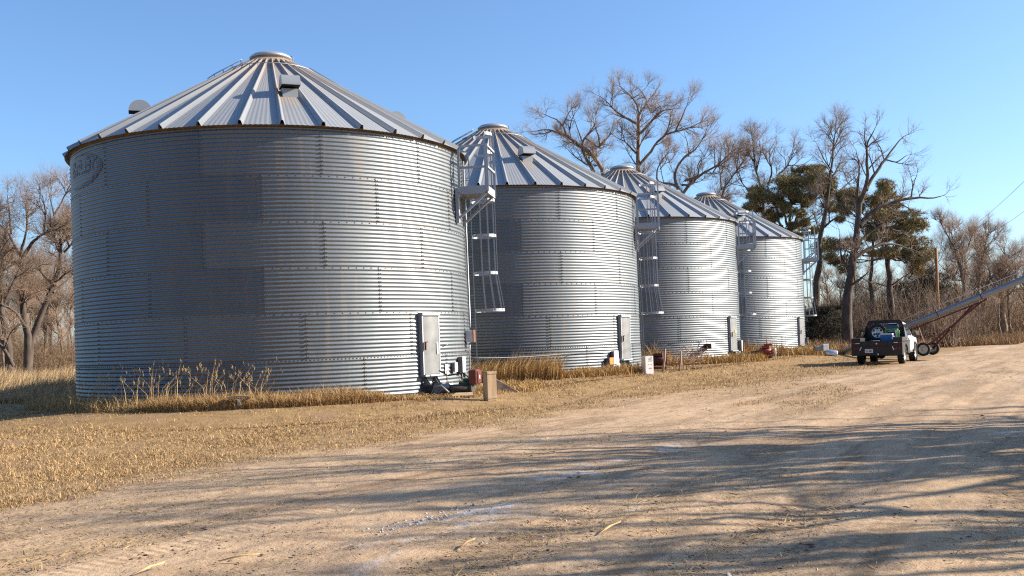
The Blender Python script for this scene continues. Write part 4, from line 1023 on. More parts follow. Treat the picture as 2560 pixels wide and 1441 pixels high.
# dark trodden debris: bits of bark, clods and leaves
n = 11000
px = rng.uniform(-100, 2660, n); py = CY + SHIFT - ROLL * (px - CX) + 60 + 560 * rng.rand(n) ** 1.2
X, Y, Z = ground_px(px, py); d, s = row_sd(X, Y)
keep = (rng.rand(n) < smooth(.5, .72, fbm(d * 1.0, s * .3, 221, 4)) + .03) & (Y < 45) & (grass_at(X, Y) < .9)
X, Y, Z = X[keep], Y[keep], Z[keep]; n = len(X)
def chips(X, Y, Z, size, flat, seed):
    r_ = np.random.RandomState(seed); n = len(X)
    oct_ = np.array([[1, 0, 0], [0, 1, 0], [-1, 0, 0], [0, -1, 0], [0, 0, 1], [0, 0, -.6]], float)
    sc = size[:, None, None] * (0.5 + r_.rand(n, 6, 1)); ang = r_.rand(n) * 6.28; ca, sa = np.cos(ang)[:, None], np.sin(ang)[:, None]
    P = oct_[None] * sc * np.array([1.3, .8, flat]); P = np.stack([P[..., 0] * ca - P[..., 1] * sa, P[..., 0] * sa + P[..., 1] * ca, P[..., 2]], -1)
    V = P + np.stack([X, Y, Z + size * flat * .3], 1)[:, None]
    f = np.array([(0, 1, 4), (1, 2, 4), (2, 3, 4), (3, 0, 4), (1, 0, 5), (2, 1, 5), (3, 2, 5), (0, 3, 5)])
    return V.reshape(-1, 3), (np.arange(n)[:, None, None] * 6 + f[None]).reshape(-1, 3)
V, F = chips(X, Y, Z, rng.uniform(.004, .012, n) * (1 + Y / 30) * np.where(rng.rand(n) < .05, 2.0, 1), .3, 5)
tag(link('trodden_debris', fast_mesh('trodden_debris', V, F, [mat('dark_debris', (0.20, 0.135, 0.09), .95, var=.3, scale=3)])), kind='stuff')
# pale limestone gravel in the wheel track
Xs, Ys = [], []
for (ax, ay), (bx, by), wd_, cnt in [((1000, 1335), (1290, 1268), .22, 500), ((1060, 1315), (1240, 1278), .16, 420), ((985, 1358), (1180, 1325), .16, 300), ((1290, 1268), (1560, 1205), .2, 160), ((1540, 1180), (1640, 1150), .2, 60), ((1170, 1420), (1420, 1395), .4, 60)]:
    a, b = on_ground(ax, ay), on_ground(bx, by); t = rng.rand(cnt)
    Xs.append(a.x + (b.x - a.x) * t + rng.randn(cnt) * wd_ * 1.3); Ys.append(a.y + (b.y - a.y) * t + rng.randn(cnt) * wd_ * 1.1)
Xg, Yg = np.concatenate(Xs), np.concatenate(Ys)
V, F = chips(Xg, Yg, ground_z(Xg, Yg) - .02, rng.uniform(.005, .017, len(Xg)) * np.where(rng.rand(len(Xg)) < .1, 1.6, 1), .8, 6)
tag(link('pale_gravel', fast_mesh('pale_gravel', V, F, [mat('limestone_gravel', (0.52, 0.49, 0.46), .9, var=.25, scale=9)])), kind='stuff')

def around(b, a0, a1, n, r0, r1, power=1.0):
    a = np.radians(rng.uniform(a0, a1, n)); r = RB * 1.011 + r0 + (r1 - r0) * rng.rand(n) ** power
    X, Y = BINS[b][0] + r * np.cos(a), BINS[b][1] + r * np.sin(a); return X, Y, ground_z(X, Y)
def heads(rng, X, Y, Z, h, lean, ld, w):             # feathery seed heads at the stalk tips
    D = np.stack([np.cos(ld), np.sin(ld), 0 * ld], 1); c = 1 / np.sqrt(1 + lean ** 2)
    T = np.stack([X, Y, Z], 1) + (D * lean[:, None] + [0, 0, 1]) * (h * c)[:, None] * .97
    k = 7; T = np.repeat(T, k, 0) + rng.randn(len(X) * k, 3) * [.008, .008, .03]
    return blades(rng, T[:, 0], T[:, 1], T[:, 2] - .04, rng.uniform(.05, .11, len(T)), w, rng.uniform(.1, 1.0, len(T)))
# tall stalks in front of the largest bin, leaning right
parts = []
n = 170
X, Y, Z = around(0, -128, -80, n, .25, 1.0); h = rng.uniform(.6, 1.2, n); ln = rng.uniform(.05, .7, n); ld = np.where(rng.rand(n) < .72, rng.normal(0, .4, n), rng.normal(np.pi, .5, n))
parts += [blades(rng, X, Y, Z, h, .0075, ln, ld, .1), heads(rng, X, Y, Z, h, ln, ld, .0045)]
n = 60
X, Y, Z = around(0, -150, -118, n, .2, 1.2); h = rng.uniform(.5, .95, n); ln = rng.uniform(.5, 2.2, n); ld = rng.normal(np.pi * 1.05, .5, n)
parts += [blades(rng, X, Y, Z, h, .009, ln, ld, .2), heads(rng, X, Y, Z, h, ln, ld, .0045)]
n = 9000
X, Y, Z = around(0, -150, -86, n, .05, 1.25); h = rng.uniform(.12, .5, n); parts.append(blades(rng, X, Y, Z, h, .0055, rng.uniform(.2, 1.5, n)))
grass_obj('tall_stalks', PALE, parts, rng)
# rust-brown weeds along the front of the largest bin
n = 36000
X, Y, Z = around(0, -106, -48, n, .04, 1.35, .8); e = np.degrees(np.arctan2(Y - BINS[0][1], X - BINS[0][0]))
h = rng.uniform(.12, .47, n) * (.6 + .8 * fbm(X * 2, Y * 2, 301, 3)) * (.3 + .7 * smooth(-50, -62, e))
grass_obj('rusty_weeds', RUSTY, [blades(rng, X, Y, Z, h, .006, rng.uniform(.2, 1.6, n))], rng)
# golden grass between and in front of the farther bins
parts = []
def patch(b, a0, a1, n, r0, r1, h0, h1, w, l0=.15, l1=1.1, ld=None):
    X, Y, Z = around(b, a0, a1, n, r0, r1); h = rng.uniform(h0, h1, n) * (.55 + .9 * fbm(X * 1.6, Y * 1.6, 303, 3))
    parts.append(blades(rng, X, Y, Z, h, w, rng.uniform(l0, l1, n), None if ld is None else rng.normal(ld, .6, n)))
patch(1, -150, -74, 16000, .1, 2.1, .25, 1.05, .008, ld=0)
patch(1, -95, -40, 12000, .05, 1.3, .15, .5, .008)
patch(2, -130, -30, 12000, .1, 1.6, .15, .55, .010)
patch(2, -112, -78, 1200, .2, 1.0, .5, 1.2, .009)
patch(3, -130, -20, 12000, .1, 2.0, .2, .65, .012)
patch(3, -100, -60, 900, .2, 1.2, .5, 1.2, .011)
patch(0, -52, -10, 4500, .3, 1.8, .04, .14, .006)
patch(0, -20, 15, 2500, .6, 2.2, .06, .25, .007)
grass_obj('golden_grass', GOLD, parts, rng)
# tall grass of the field on the left
n = 60000
Y = rng.uniform(35.5, 56, n); px = rng.uniform(-90, 215, n); u = (px - CX) / F_PX + .004
X = u * Y; Z = ground_z(X, Y); k = wall_dist(X, Y) > .1
X, Y, Z = X[k], Y[k], Z[k]; n = len(X)
h = rng.uniform(.3, 1.1, n) * (.5 + .9 * fbm(X * .8, Y * .8, 305, 3)) * (.45 + .75 * smooth(36, 44, Y)); ld = rng.normal(.3, .8, n)
grass_obj('tall_field_grass', toned('pale_field_grass', (0.60, 0.44, 0.25), (0.33, 0.215, 0.11)), [blades(rng, X, Y, Z, h, .011, rng.uniform(.1, 1.2, n), ld)], rng)
# weeds at the foot of the trees on the right
n = 60000
px = rng.uniform(2010, 2560, n); Y = rng.uniform(58, 84, n) + np.where(px > 2330, 18, 0); X = ((px - CX) / F_PX) * Y; Z = ground_z(X, Y)
d, s = row_sd(X, Y); k = (d < 15) & (wall_dist(X, Y) > .3); X, Y, Z = X[k], Y[k], Z[k]; n = len(X)
h = rng.uniform(.25, 1.05, n) * (.4 + 1.0 * fbm(X * .5, Y * .5, 307, 3))
grass_obj('thicket_weeds', TANW, [blades(rng, X, Y, Z, h, .017, rng.uniform(.1, 1.1, n))], rng)
# ------------------------------------------------------------------ things standing on the ground
PLY = mat('weathered_plywood', (0.47, 0.33, 0.20), .85, var=.18, scale=6, stretch=(1, 1, .12), bump=.15, bscale=30)
PLYG = mat('grey_plywood', (0.36, 0.28, 0.20), .9, var=.2, scale=5, stretch=(1, .15, 1))
TYRE = mat('black_tyre_rubber', (0.018, 0.018, 0.019), .8, var=.2, scale=12, bump=.2, bscale=60)
CREAM = mat('cream_wheel_rim', (0.60, 0.55, 0.42), .5, .1, var=.15, scale=8)
ALLOY = mat('alloy_wheel', (0.55, 0.56, 0.58), .35, .8, var=.1)
BLACKP = mat('black_truck_bed_steel', (0.016, 0.014, 0.014), .5, .1, var=.3, scale=6, bump=.1, bscale=40)
DUSTY = mat('dusty_black_steel', (0.07, 0.06, 0.05), .8, .1, var=.35, scale=7)
PAINT = mat('white_truck_paint', (0.80, 0.80, 0.80), .3, 0, var=.04, scale=3)
GLASS = mat('dark_window_glass', (0.015, 0.02, 0.025), .08, 0, var=.1, spec=.8)
CHROME = mat('chrome', (0.75, 0.76, 0.78), .15, 1.0, var=.03)
LAMPR = mat('red_lamp_lens', (0.35, 0.012, 0.015), .3, var=.1)
TAPEW = mat('white_reflective_tape', (0.75, 0.75, 0.74), .4, var=.05)
BLUE = mat('blue_plastic', (0.015, 0.16, 0.40), .5, var=.08)
LIME = mat('bright_green_frame', (0.06, 0.32, 0.04), .45, var=.08)
ENGR = mat('engine_red', (0.30, 0.045, 0.03), .5, var=.2, scale=14)
MAROON = mat('maroon_frame_paint', (0.10, 0.020, 0.017), .6, .1, var=.25, scale=8)
AUGS = galvanized('auger_tube_steel', (0.20, 0.23, 0.26), (0.33, 0.36, 0.39), .4, .55, metal=.45, stain=.25)
POLE = mat('pole_wood', (0.36, 0.19, 0.085), .9, var=.25, scale=6, stretch=(1, 1, .1))
MARKG = mat('faded_green_print', (0.25, 0.33, 0.22), .8, var=.2)
MARKR = mat('faded_red_print', (0.62, 0.40, 0.32), .8, var=.2)
ALU = mat('bare_aluminium', (0.60, 0.62, 0.64), .35, .8, var=.1)
CONC = mat('pale_concrete', (0.45, 0.42, 0.38), .9, var=.15)

# --- unloading auger with red belt guard and green motor at the corner of the largest bin
o, t = polar(-13)
p = at(1187, 948, 25.9) - Matrix.Rotation(R_(-13), 3, 'Z') @ Vector((.30, -.22, .44))
base = Vector((p.x, p.y, gz(p.x, p.y)))
ua = thing('unloading_auger', 'unloading auger with a red belt guard and green motor beside the largest bin', 'auger', base, R_(-13) - math.pi / 2 + math.pi / 2)
# local frame: x outward from the bin, y along the wall, z up
m = MB(); m.tube([(-1.0, -.35, .16), (.25, -.35, .16)], .11, 14); m.tube([(.22, -.35, .16), (.28, -.35, .16)], .14, 14); m.build('tube', DUSTY, ua)
m = MB(); m.box((.30, -.22, .44), (.22, .42, .38), None, .03); m.box((.42, -.22, .44), (.03, .34, .30), None, .01); g = m.build('belt_guard', REDP, ua)
m = MB(); m.box((.438, -.24, .44), (.006, .07, .10)); m.build('sticker', TAPEW, g)
m = MB(); m.tube([(-.15, -.05, .22), (.22, -.05, .22)], .125, 14); m.box((.03, -.05, .37), (.14, .12, .08), None, .01)
for s in (-.1, .16): m.box((s, -.05, .06), (.06, .22, .09), None, .008)
m.build('motor', GREENP, ua)
m = MB(); m.tube([(.25, -.05, .22), (.25, -.05, .62)], .012, 6); m.tube([(-.4, -.35, .27), (-.4, -.35, .62)], .012, 6); m.tube([(-.4, -.35, .62), (-.4, -.24, .62)], .012, 6); m.build('handle', RUST, ua)
m = MB(); m.tube([(.1, .02, .40), (-.1, .1, .55), (-.5, .12, .48), (-.75, .12, .62)], .018, 6); m.build('cable', TYRE, ua)
m = MB(); m.prism([(-.55, -.65, .06), (-.75, -.52, .06), (-.72, -.45, .30), (-.50, -.52, .34), (-.36, -.6, .20)], (.10, .24, 0)); m.tube([(-.72, -.74, .02), (-.62, -.7, .22), (-.45, -.72, .26), (-.25, -.72, .08)], .03, 8); m.build('hopper', GREYBOX, ua)
# --- upright plywood box, leaning sheet and plank
a, b = on_ground(1205, 994), on_ground(1232, 991)
bx = thing('plywood_box', 'tall narrow plywood box standing in front of the red belt guard', 'box', (a + b) / 2 + Vector((.06, .16, 0)), R_(28))
m = MB(); m.box((0, 0, .35), (.25, .25, .70), None, .006); m.build('case', PLY, bx)
m = MB(); m.box((0, 0, .708), (.27, .27, .018), None, .004); m.build('lid', PLYG, bx)
for z in (.08, .68):
    m = MB(); m.box((0, -.131, z), (.255, .014, .05), None, .003); m.build('batten', PLY, bx)
a = on_ground(1226, 982)
m = MB(); m.prism([(0, 0, -.03), (.72, .10, -.03), (.70, .10, .02), (.02, .02, .42)], (-.012, .03, .004)); m.prism([(0.02, .34, .40), (.70, .2, .0), (.75, .1, -.03), (.02, .02, .42)], (.0, .012, .012))
tag(m.build('plywood_sheet', PLYG, None, (a.x, a.y + .25, gz(a.x, a.y))), 'grey plywood offcut leaning on the back of the tall plywood box', 'board')
a, b = on_ground(1128, 993), on_ground(1180, 990)
m = MB(); m.prism([(0, 0, 0), (.55, 0, 0), (.52, .35, .06), (.10, .35, .06)], (0, 0, .03)); tag(m.build('loose_board', PLY, None, a), 'pale trapezoid board lying flat in the straw at the foot of the green motor', 'board')
# --- plank on a white post in the weeds
a = on_ground(597, 1024)
DPLY = mat('dark_weathered_board', (0.20, 0.145, 0.095), .9, var=.2, scale=5)
ps = thing('plank_seat', 'weathered board resting on a white post in the weeds by the largest bin', 'plank', (a.x, a.y + .1, gz(a.x, a.y)), R_(12))
m = MB(); m.box((0, 0, .11), (.10, .10, .27), None, .006); m.build('post', WHITE, ps)
m = MB()
for i in range(6):
    x0, x1 = -.28 + i * .09, -.28 + (i + 1) * .09; c0, c1 = .25 + .03 * math.sin(i / 6 * 3.14), .25 + .03 * math.sin((i + 1) / 6 * 3.14)
    m.hexa([(x0, -.16, c0), (x1, -.16, c1), (x1, .16, c1), (x0, .16, c0), (x0, -.16, c0 + .035), (x1, -.16, c1 + .035), (x1, .16, c1 + .035), (x0, .16, c0 + .035)])
m.build('board', DPLY, ps)
# --- white carton and dark red motor at the second bin
a, b = on_ground(1607, 938), on_ground(1627, 935)
wc = thing('white_carton', 'upright white carton with faded green and red print in front of the second bin', 'box', (a + b) / 2 + Vector((.05, .16, -.03)), R_(22))
m = MB(); m.box((0, 0, .33), (.32, .30, .66), None, .008); m.build('case', WHITE, wc)
m = MB(); m.box((.0, 0, .665), (.325, .305, .012), None, .003); m.build('lid', TAPEW, wc)
m = MB(); m.box((.04, -.153, .50), (.16, .004, .022)); m.box((.04, -.153, .57), (.12, .004, .035)); m.box((.09, -.153, .62), (.04, .004, .02)); m.build('green_print', MARKG, wc)
m = MB(); m.box((-.02, -.153, .38), (.04, .004, .022)); m.box((.09, -.153, .375), (.04, .004, .03)); m.box((.05, -.153, .24), (.12, .004, .05)); m.build('red_print', MARKR, wc)
def motor(name, label, cx, cy, rz, red, wheel=False):
    r = thing(name, label, 'motor', (cx, cy, gz(cx, cy)), rz)
    m = MB(); m.tube([(-.30, 0, .38), (.26, 0, .38)], .17, 16); m.tube([(.26, 0, .38), (.34, 0, .38)], .13, 16); m.box((0, 0, .60), (.36, .22, .12), None, .02); m.build('housing', red, r)
    m = MB(); m.box((0, 0, .10), (.62, .30, .10), None, .01)
    for s in (-.2, .2): m.box((s, 0, .19), (.06, .26, .14), None, .006)
    m.build('base', RUST, r)
    m = MB()
    for i in range(7): m.lathe([(.172, -.012), (.19, -.012), (.19, .012), (.172, .012)], 16, Matrix.Translation((-.22 + i * .065, 0, .38)) @ Matrix.Rotation(R_(90), 4, 'Y'))
    m.build('cooling_fins', red, r)
    if wheel:
        m = MB(); M = Matrix.Translation((.46, -.02, .28)) @ Matrix.Rotation(R_(90), 4, 'Y')
        m.lathe([(.22, -.03), (.27, -.03), (.27, .03), (.22, .03)], 28, M, closed=True)
        for k in range(5):
            a_ = 2 * math.pi * k / 5; m.bar(M @ Vector((0, 0, 0)), M @ Vector((.23 * math.cos(a_), .23 * math.sin(a_), 0)), .04, .02, up=M.to_3x3() @ Vector((0, 0, 1)))
        m.lathe([(.0, -.04), (.05, -.04), (.05, .04), (0, .04)], 12, M); m.build('pulley_wheel', WHITE, r)
        m = MB(); m.tube([(.05, .05, .64), (.05, .05, 1.15)], .018, 6); m.build('exhaust_pipe', RUST, r)
        m = MB(); m.tube([(-.30, -.02, .34), (-1.25, -.05, .2)], .13, 12); m.build('drive_tube', BLACKP, r)
        m = MB(); m.box((.12, .02, .72), (.42, .30, .10), None, .03); m.build('fuel_tank', red, r)
    return r
p = PP(-17, RB + .8, 0); motor('auger_motor', 'dark red auger motor half hidden behind the white carton', BINS[1][0] + p.x, BINS[1][1] + p.y, R_(-17), MAROON)
p = PP(-17, RB + 1.25, 0); motor('engine', 'bright red engine with a white spoked pulley at the third bin', BINS[2][0] + p.x, BINS[2][1] + p.y, R_(-14), ENGR, True)
# --- wire cattle panel and stakes in the weeds of the third bin
a, b = on_ground(1668, 928), on_ground(1762, 922)
dv = b - a; n_ = math.hypot(dv.x, dv.y)
wp = thing('wire_panel', 'bent wire mesh panel with dead vines in front of the third bin', 'fence', a, math.atan2(dv.y, dv.x))
m = MB()
for i in range(13): x = n_ * i / 12; m.tube([(x, .02 * math.sin(i), -.05), (x, .05 * math.sin(i * 2), .75 + .12 * math.sin(i * 1.3))], .009, 4)
for z in (.12, .25, .38, .51, .64, .76): m.tube([(0, 0, z), (n_ * .3, .06, z + .03), (n_ * .7, -.04, z - .02), (n_, 0, z)], .009, 4)
m.build('mesh', RUST, wp)
rngv = np.random.RandomState(9); m = MB()
for i in range(60):
    x = rngv.uniform(.6, n_); z = rngv.uniform(.1, .8); m.tube([(x, -.02, z), (x + rngv.uniform(-.25, .25), rngv.uniform(-.1, .1), z + rngv.uniform(-.2, .25)), (x + rngv.uniform(-.4, .4), rngv.uniform(-.15, .1), z + rngv.uniform(-.3, .25))], .008, 3)
m.build('dead_vines', TWIG, wp)
for lab, (x0, y0, x1, y1) in (('leaning grey wooden stake at the left end of the wire panel', (1655, 930, 1663, 872)), ('crooked wooden stake in the middle of the wire panel', (1697, 928, 1702, 878))):
    g = on_ground(x0, y0); tp = at(x1, y1, g.y)
    m = MB(); m.tube([(0, 0, -.1), (tp - g) * .5 + Vector((.03, 0, 0)), tp - g], [.05, .04, .03], 7); tag(m.build('wooden_stake', TWIG, None, g), lab, 'stake', 'stakes at the wire panel')
# --- aeration fan with white box beside the farthest bin
g = on_ground(2066, 889)
fan = thing('aeration_fan', 'small white control box over a shiny round duct beside the farthest bin', 'fan', g, R_(10))
m = MB(); m.box((-.02, .1, .46), (.30, .26, .36), None, .01); m.build('control_box', WHITE, fan)
m = MB(); m.box((-.38, .14, .42), (.50, .24, .26), None, .02); m.build('motor_cover', GREYBOX, fan)
m = MB(); m.lathe([(.16, -.30), (.20, -.30), (.22, -.26), (.22, .26), (.20, .30), (.16, .30)], 24, Matrix.Translation((.30, .0, .10)) @ Matrix.Rotation(R_(100), 4, 'Y') @ Matrix.Rotation(R_(20), 4, 'X')); m.build('duct', ALU, fan)
for x in (-.28, -.08):
    m = MB(); m.box((x, 0, .12), (.06, .06, .34), None, .005); m.build('leg', PLY, fan)
# --- small wire strung between the bins, conduit between the first two eaves
def world_cable(name, label, cat, pts, r, m_):
    mb = MB(); mb.tube(pts, r, 6, cap=True); return tag(mb.build(name, m_), label, cat)
def bp(k, deg, off, z): q = PP(deg, wall_r(z) + off, z); return Vector((BINS[k][0] + q.x, BINS[k][1] + q.y, z))
a, b = bp(0, 12, .04, .85), bp(1, -62, .05, .83)
world_cable('strung_cable', 'thin pale cable strung low between the first and second bins', 'cable', [a.lerp(b, f) - Vector((0, 0, .05 * 4 * f * (1 - f))) for f in np.linspace(0, 1, 9)] + [bp(1, d_, .05, .83 - .02 * i) for i, d_ in enumerate((-56, -52, -47))], .012, GREYBOX)
q0, q1 = Vector((BINS[0][0], BINS[0][1], 0)), Vector((BINS[1][0], BINS[1][1], 0))
A_ = q0 + PP(75, 5.0, roof_z(5.0) + .12); B_ = q1 + PP(-150, 4.3, roof_z(4.3) + .12)
world_cable('conduit_pipe', 'straight steel conduit spanning from the first roof to the second', 'pipe', [A_, A_.lerp(B_, .5), B_], .03, GSTEEL)

# ------------------------------------------------------------------ pickup truck
def wheel(parent, x, y, r, w, side, rim=ALLOY, name='wheel', hub=True):
    """tyre standing at (x, y); axle along x; 'side' = +1 when the outer face looks to +x"""
    M = Matrix.Translation((x, y, r)) @ Matrix.Rotation(R_(90) * side, 4, 'Y')
    m = MB(); h = w / 2
    m.lathe([(r * .62, -h * .8), (r * .70, -h), (r * .92, -h), (r * .99, -h * .7), (r, -h * .3), (r, h * .3), (r * .99, h * .7), (r * .92, h), (r * .70, h), (r * .62, h * .8)], 36, M, closed=True)
    for k in range(28):                                       # tread lugs
        a_ = 2 * math.pi * k / 28
        for s in (-1, 1):
            c = M @ Vector((r * 1.0 * math.cos(a_ + s * .05), r * 1.0 * math.sin(a_ + s * .05), s * h * .5)); M3 = M.to_3x3() @ Matrix.Rotation(a_, 3, 'Z')
            m.box(c, (.03, r * .11, h * .7), M3)
    t = m.build(name, TYRE, parent)
    m = MB(); ro = r * .63
    m.lathe([(ro, -h * .6), (ro, h * .82), (ro * .93, h * .82), (ro * .86, h * .45), (ro * .42, h * .55), (ro * .30, h * .80), (0, h * .82)], 28, M)
    m.build('rim', rim, t)
    m = MB()
    for k in range(6):
        a_ = 2 * math.pi * k / 6; c = M @ Vector((ro * .66 * math.cos(a_), ro * .66 * math.sin(a_), h * .53)); m.box(c, (ro * .2, ro * .3, h * .12), M.to_3x3() @ Matrix.Rotation(a_, 3, 'Z'))
    m.build('rim_opening', BLACK, t)
    return t
TX, TY, TH = 16.15, 44.5, -29.0
truck = thing('pickup_truck', 'white pickup truck with a black steel flatbed, parked facing away', 'truck', (TX, TY, gz(TX, TY)), R_(TH))
for x, y in ((-.84, 0), (.84, 0), (-.84, 3.35), (.84, 3.35)): wheel(truck, x, y, .40, .27, 1 if x > 0 else -1)
m = MB()                                                      # chassis under everything
for s in (-.42, .42): m.box((s, 1.6, .55), (.10, 5.2, .16), None, .01)
m.tube([(-.8, 0, .40), (.8, 0, .40)], .06, 8); m.tube([(-.8, 3.35, .40), (.8, 3.35, .40)], .05, 8)
m.lathe([(0, -.14), (.16, -.1), (.18, 0), (.16, .1), (0, .14)], 12, Matrix.Translation((0, 0, .40)) @ Matrix.Rotation(R_(90), 4, 'X'))
m.box((0, -1.05, .42), (.10, .3, .10), None, .01); m.tube([(.55, .9, .42), (.6, -.9, .40)], .045, 8); m.box((0, .8, .5), (.7, .9, .25), None, .05)
m.build('chassis', BLACKP, truck)
# body: lower tub by sections along y (half width, bottom z, top z)
def body_loft(secs, n=7):
    m = MB(); vs, fs = [], []
    for y, hw, z0, z1, tum in secs:
        ring = [(-hw * .97, y, z0), (-hw, y, z0 + (z1 - z0) * .35), (-hw * (1 - .01), y, z0 + (z1 - z0) * .75), (-hw * (1 - tum), y, z1 - .03), (-hw * (1 - tum) + .06, y, z1), (hw * (1 - tum) - .06, y, z1), (hw * (1 - tum), y, z1 - .03), (hw * .99, y, z0 + (z1 - z0) * .75), (hw, y, z0 + (z1 - z0) * .35), (hw * .97, y, z0)]
        vs += ring
    k = 10
    for i in range(len(secs) - 1):
        for j in range(k): fs.append((i * k + j, i * k + (j + 1) % k, (i + 1) * k + (j + 1) % k, (i + 1) * k + j))
    m.add(vs, fs, 0, True); m.add(vs[:k], [tuple(range(k))]); m.add(vs[-k:], [tuple(range(k))])
    return m
body_loft([(1.25, .96, .50, 1.15, .02), (1.32, .97, .48, 1.17, .02), (2.45, .98, .48, 1.17, .02), (2.75, .97, .72, 1.16, .04), (3.05, .98, .86, 1.15, .05), (3.35, .98, .92, 1.14, .06), (3.65, .98, .86, 1.12, .07), (3.92, .96, .55, 1.10, .08), (4.25, .92, .50, 1.05, .10), (4.32, .86, .52, 1.0, .1)]).build('body', PAINT, truck)
m = MB()                                                      # cab with glasshouse pillars
m.hexa([(-.92, 1.30, 1.16), (.92, 1.30, 1.16), (.92, 2.86, 1.16), (-.92, 2.86, 1.16), (-.72, 1.42, 1.74), (.72, 1.42, 1.74), (.72, 2.28, 1.74), (-.72, 2.28, 1.74)])
m.hexa([(-.72, 1.42, 1.74), (.72, 1.42, 1.74), (.72, 2.28, 1.74), (-.72, 2.28, 1.74), (-.64, 1.50, 1.80), (.64, 1.50, 1.80), (.64, 2.18, 1.80), (-.64, 2.18, 1.80)])
cab = m.build('cab', PAINT, truck)
for s in (-1, 1):
    m = MB(); e = .006
    def sp(y, f): return (s * (.92 + (.72 - .92) * f + e), y, 1.16 + .58 * f)
    m.prism([sp(1.36, .05), sp(2.70, .05), sp(2.26, .95), sp(1.46, .95)], (s * .004, 0, .001)); m.build('side_window', GLASS, cab)
    m = MB(); m.box((s * 1.16, 2.55, 1.30), (.22, .10, .26), None, .03); m.bar((s * .95, 2.58, 1.24), (s * 1.08, 2.56, 1.26), .04, .03); mr = m.build('side_mirror', BLACKP, truck)
    m = MB(); m.box((s * 1.16, 2.496, 1.30), (.17, .006, .20)); m.build('mirror_glass', mat('mirror_glass', (.55, .62, .5), .05, 1.0, var=.05), mr)
    m = MB(); m.prism([(s * .985, 1.36, .56), (s * .985, 2.44, .56), (s * .985, 2.66, .84), (s * .985, 2.66, 1.12), (s * .985, 1.36, 1.12)], (s * .012, 0, 0)); d_ = m.build('cab_door', PAINT, truck)
    m = MB(); m.box((s * 1.005, 1.50, 1.0), (.02, .14, .035), None, .005); m.build('handle', BLACKP, d_)
    m = MB(); m.lathe([(.44, -.02), (.47, -.02), (.47, .02), (.44, .02)], 28, Matrix.Translation((s * .972, 3.35, .42)) @ Matrix.Rotation(R_(90), 4, 'Y'), closed=True); m.build('wheel_arch', BLACKP, truck)
m = MB(); m.prism([(-.78, 1.296 + .02, 1.24), (.78, 1.296 + .02, 1.24), (.66, 1.39 + .01, 1.74), (-.66, 1.39 + .01, 1.74)], (0, -.006, 0)); m.build('rear_window', GLASS, cab)
m = MB(); m.box((.93, 1.9, .47), (.10, 1.2, .05), None, .01); m.box((-.93, 1.9, .47), (.10, 1.2, .05), None, .01); m.build('running_board', CHROME, truck)
m = MB(); m.box((0, 4.36, .58), (1.8, .14, .22), None, .03); m.build('front_bumper', CHROME, truck)
# flatbed
m = MB(); m.box((0, .05, .96), (2.06, 2.36, .06), None, .008)
m.box((0, -1.14, .70), (2.08, .05, .60), None, .01)                   # rear skirt
for s in (-1, 1):
    m.prism([(s * 1.03, -1.14, .42), (s * 1.03, -.62, .42), (s * 1.03, -.48, .72), (s * 1.03, 0, .90), (s * 1.03, .48, .72), (s * 1.03, .62, .44), (s * 1.03, 1.20, .44), (s * 1.03, 1.20, 1.0), (s * 1.03, -1.14, 1.0)], (-s * .04, 0, 0))
bed = m.build('flatbed', BLACKP, truck)
for s in (-1, 1):
    m = MB(); m.box((s * .85, -.42, 1.07), (.38, 1.5, .17), None, .012); m.build('side_toolbox', BLACKP, truck)
    m = MB(); m.box((s * .85, -1.172, 1.07), (.38, .012, .17), None, .004); m.build('box_end_plate', BLACKP, truck)
    m = MB(); m.box((s * .95, -1.182, .93), (.14, .006, .03)); m.build('red_tape', LAMPR, truck)
    m = MB(); m.box((s * .78, -1.182, .935), (.17, .006, .03)); m.build('white_tape', TAPEW, truck)
    for x in (.78, .92):
        m = MB(); m.lathe([(.0, 0), (.045, 0), (.045, .012), (0, .014)], 14, Matrix.Translation((s * x, -1.165, .70)) @ Matrix.Rotation(R_(90), 4, 'X')); m.build('tail_lamp', LAMPR, truck)
    m = MB(); m.bar((s * .70, -1.17, .62), (s * .63, -1.17, .77), .035, .008, up=(0, 1, 0)); m.build('reflector_strip', TAPEW, truck)
m = MB(); m.box((0, -1.17, .90), (1.30, .03, .24), None, .008); tg = m.build('tailgate', BLACKP, truck)
m = MB(); m.box((0.0, -1.186, 1.035), (.26, .02, .02)); m.build('gate_latch', TAPEW, tg)
m = MB(); m.prism([(-.05, -1.188, .90), (0, -1.188, .87), (.05, -1.188, .90), (.02, -1.188, .915), (0, -1.188, .955), (-.02, -1.188, .915)], (0, -.004, 0)); m.build('emblem', TAPEW, tg)
for x in (-.13, .02, .17):
    m = MB(); m.lathe([(0, 0), (.028, 0), (.028, .012), (0, .014)], 12, Matrix.Translation((x, -1.166, .745)) @ Matrix.Rotation(R_(90), 4, 'X')); m.build('marker_lamp', LAMPR, truck)
m = MB(); m.box((-.32, -1.178, .60), (.33, .008, .165), None, .003); pl = m.build('number_plate', TAPEW, truck)
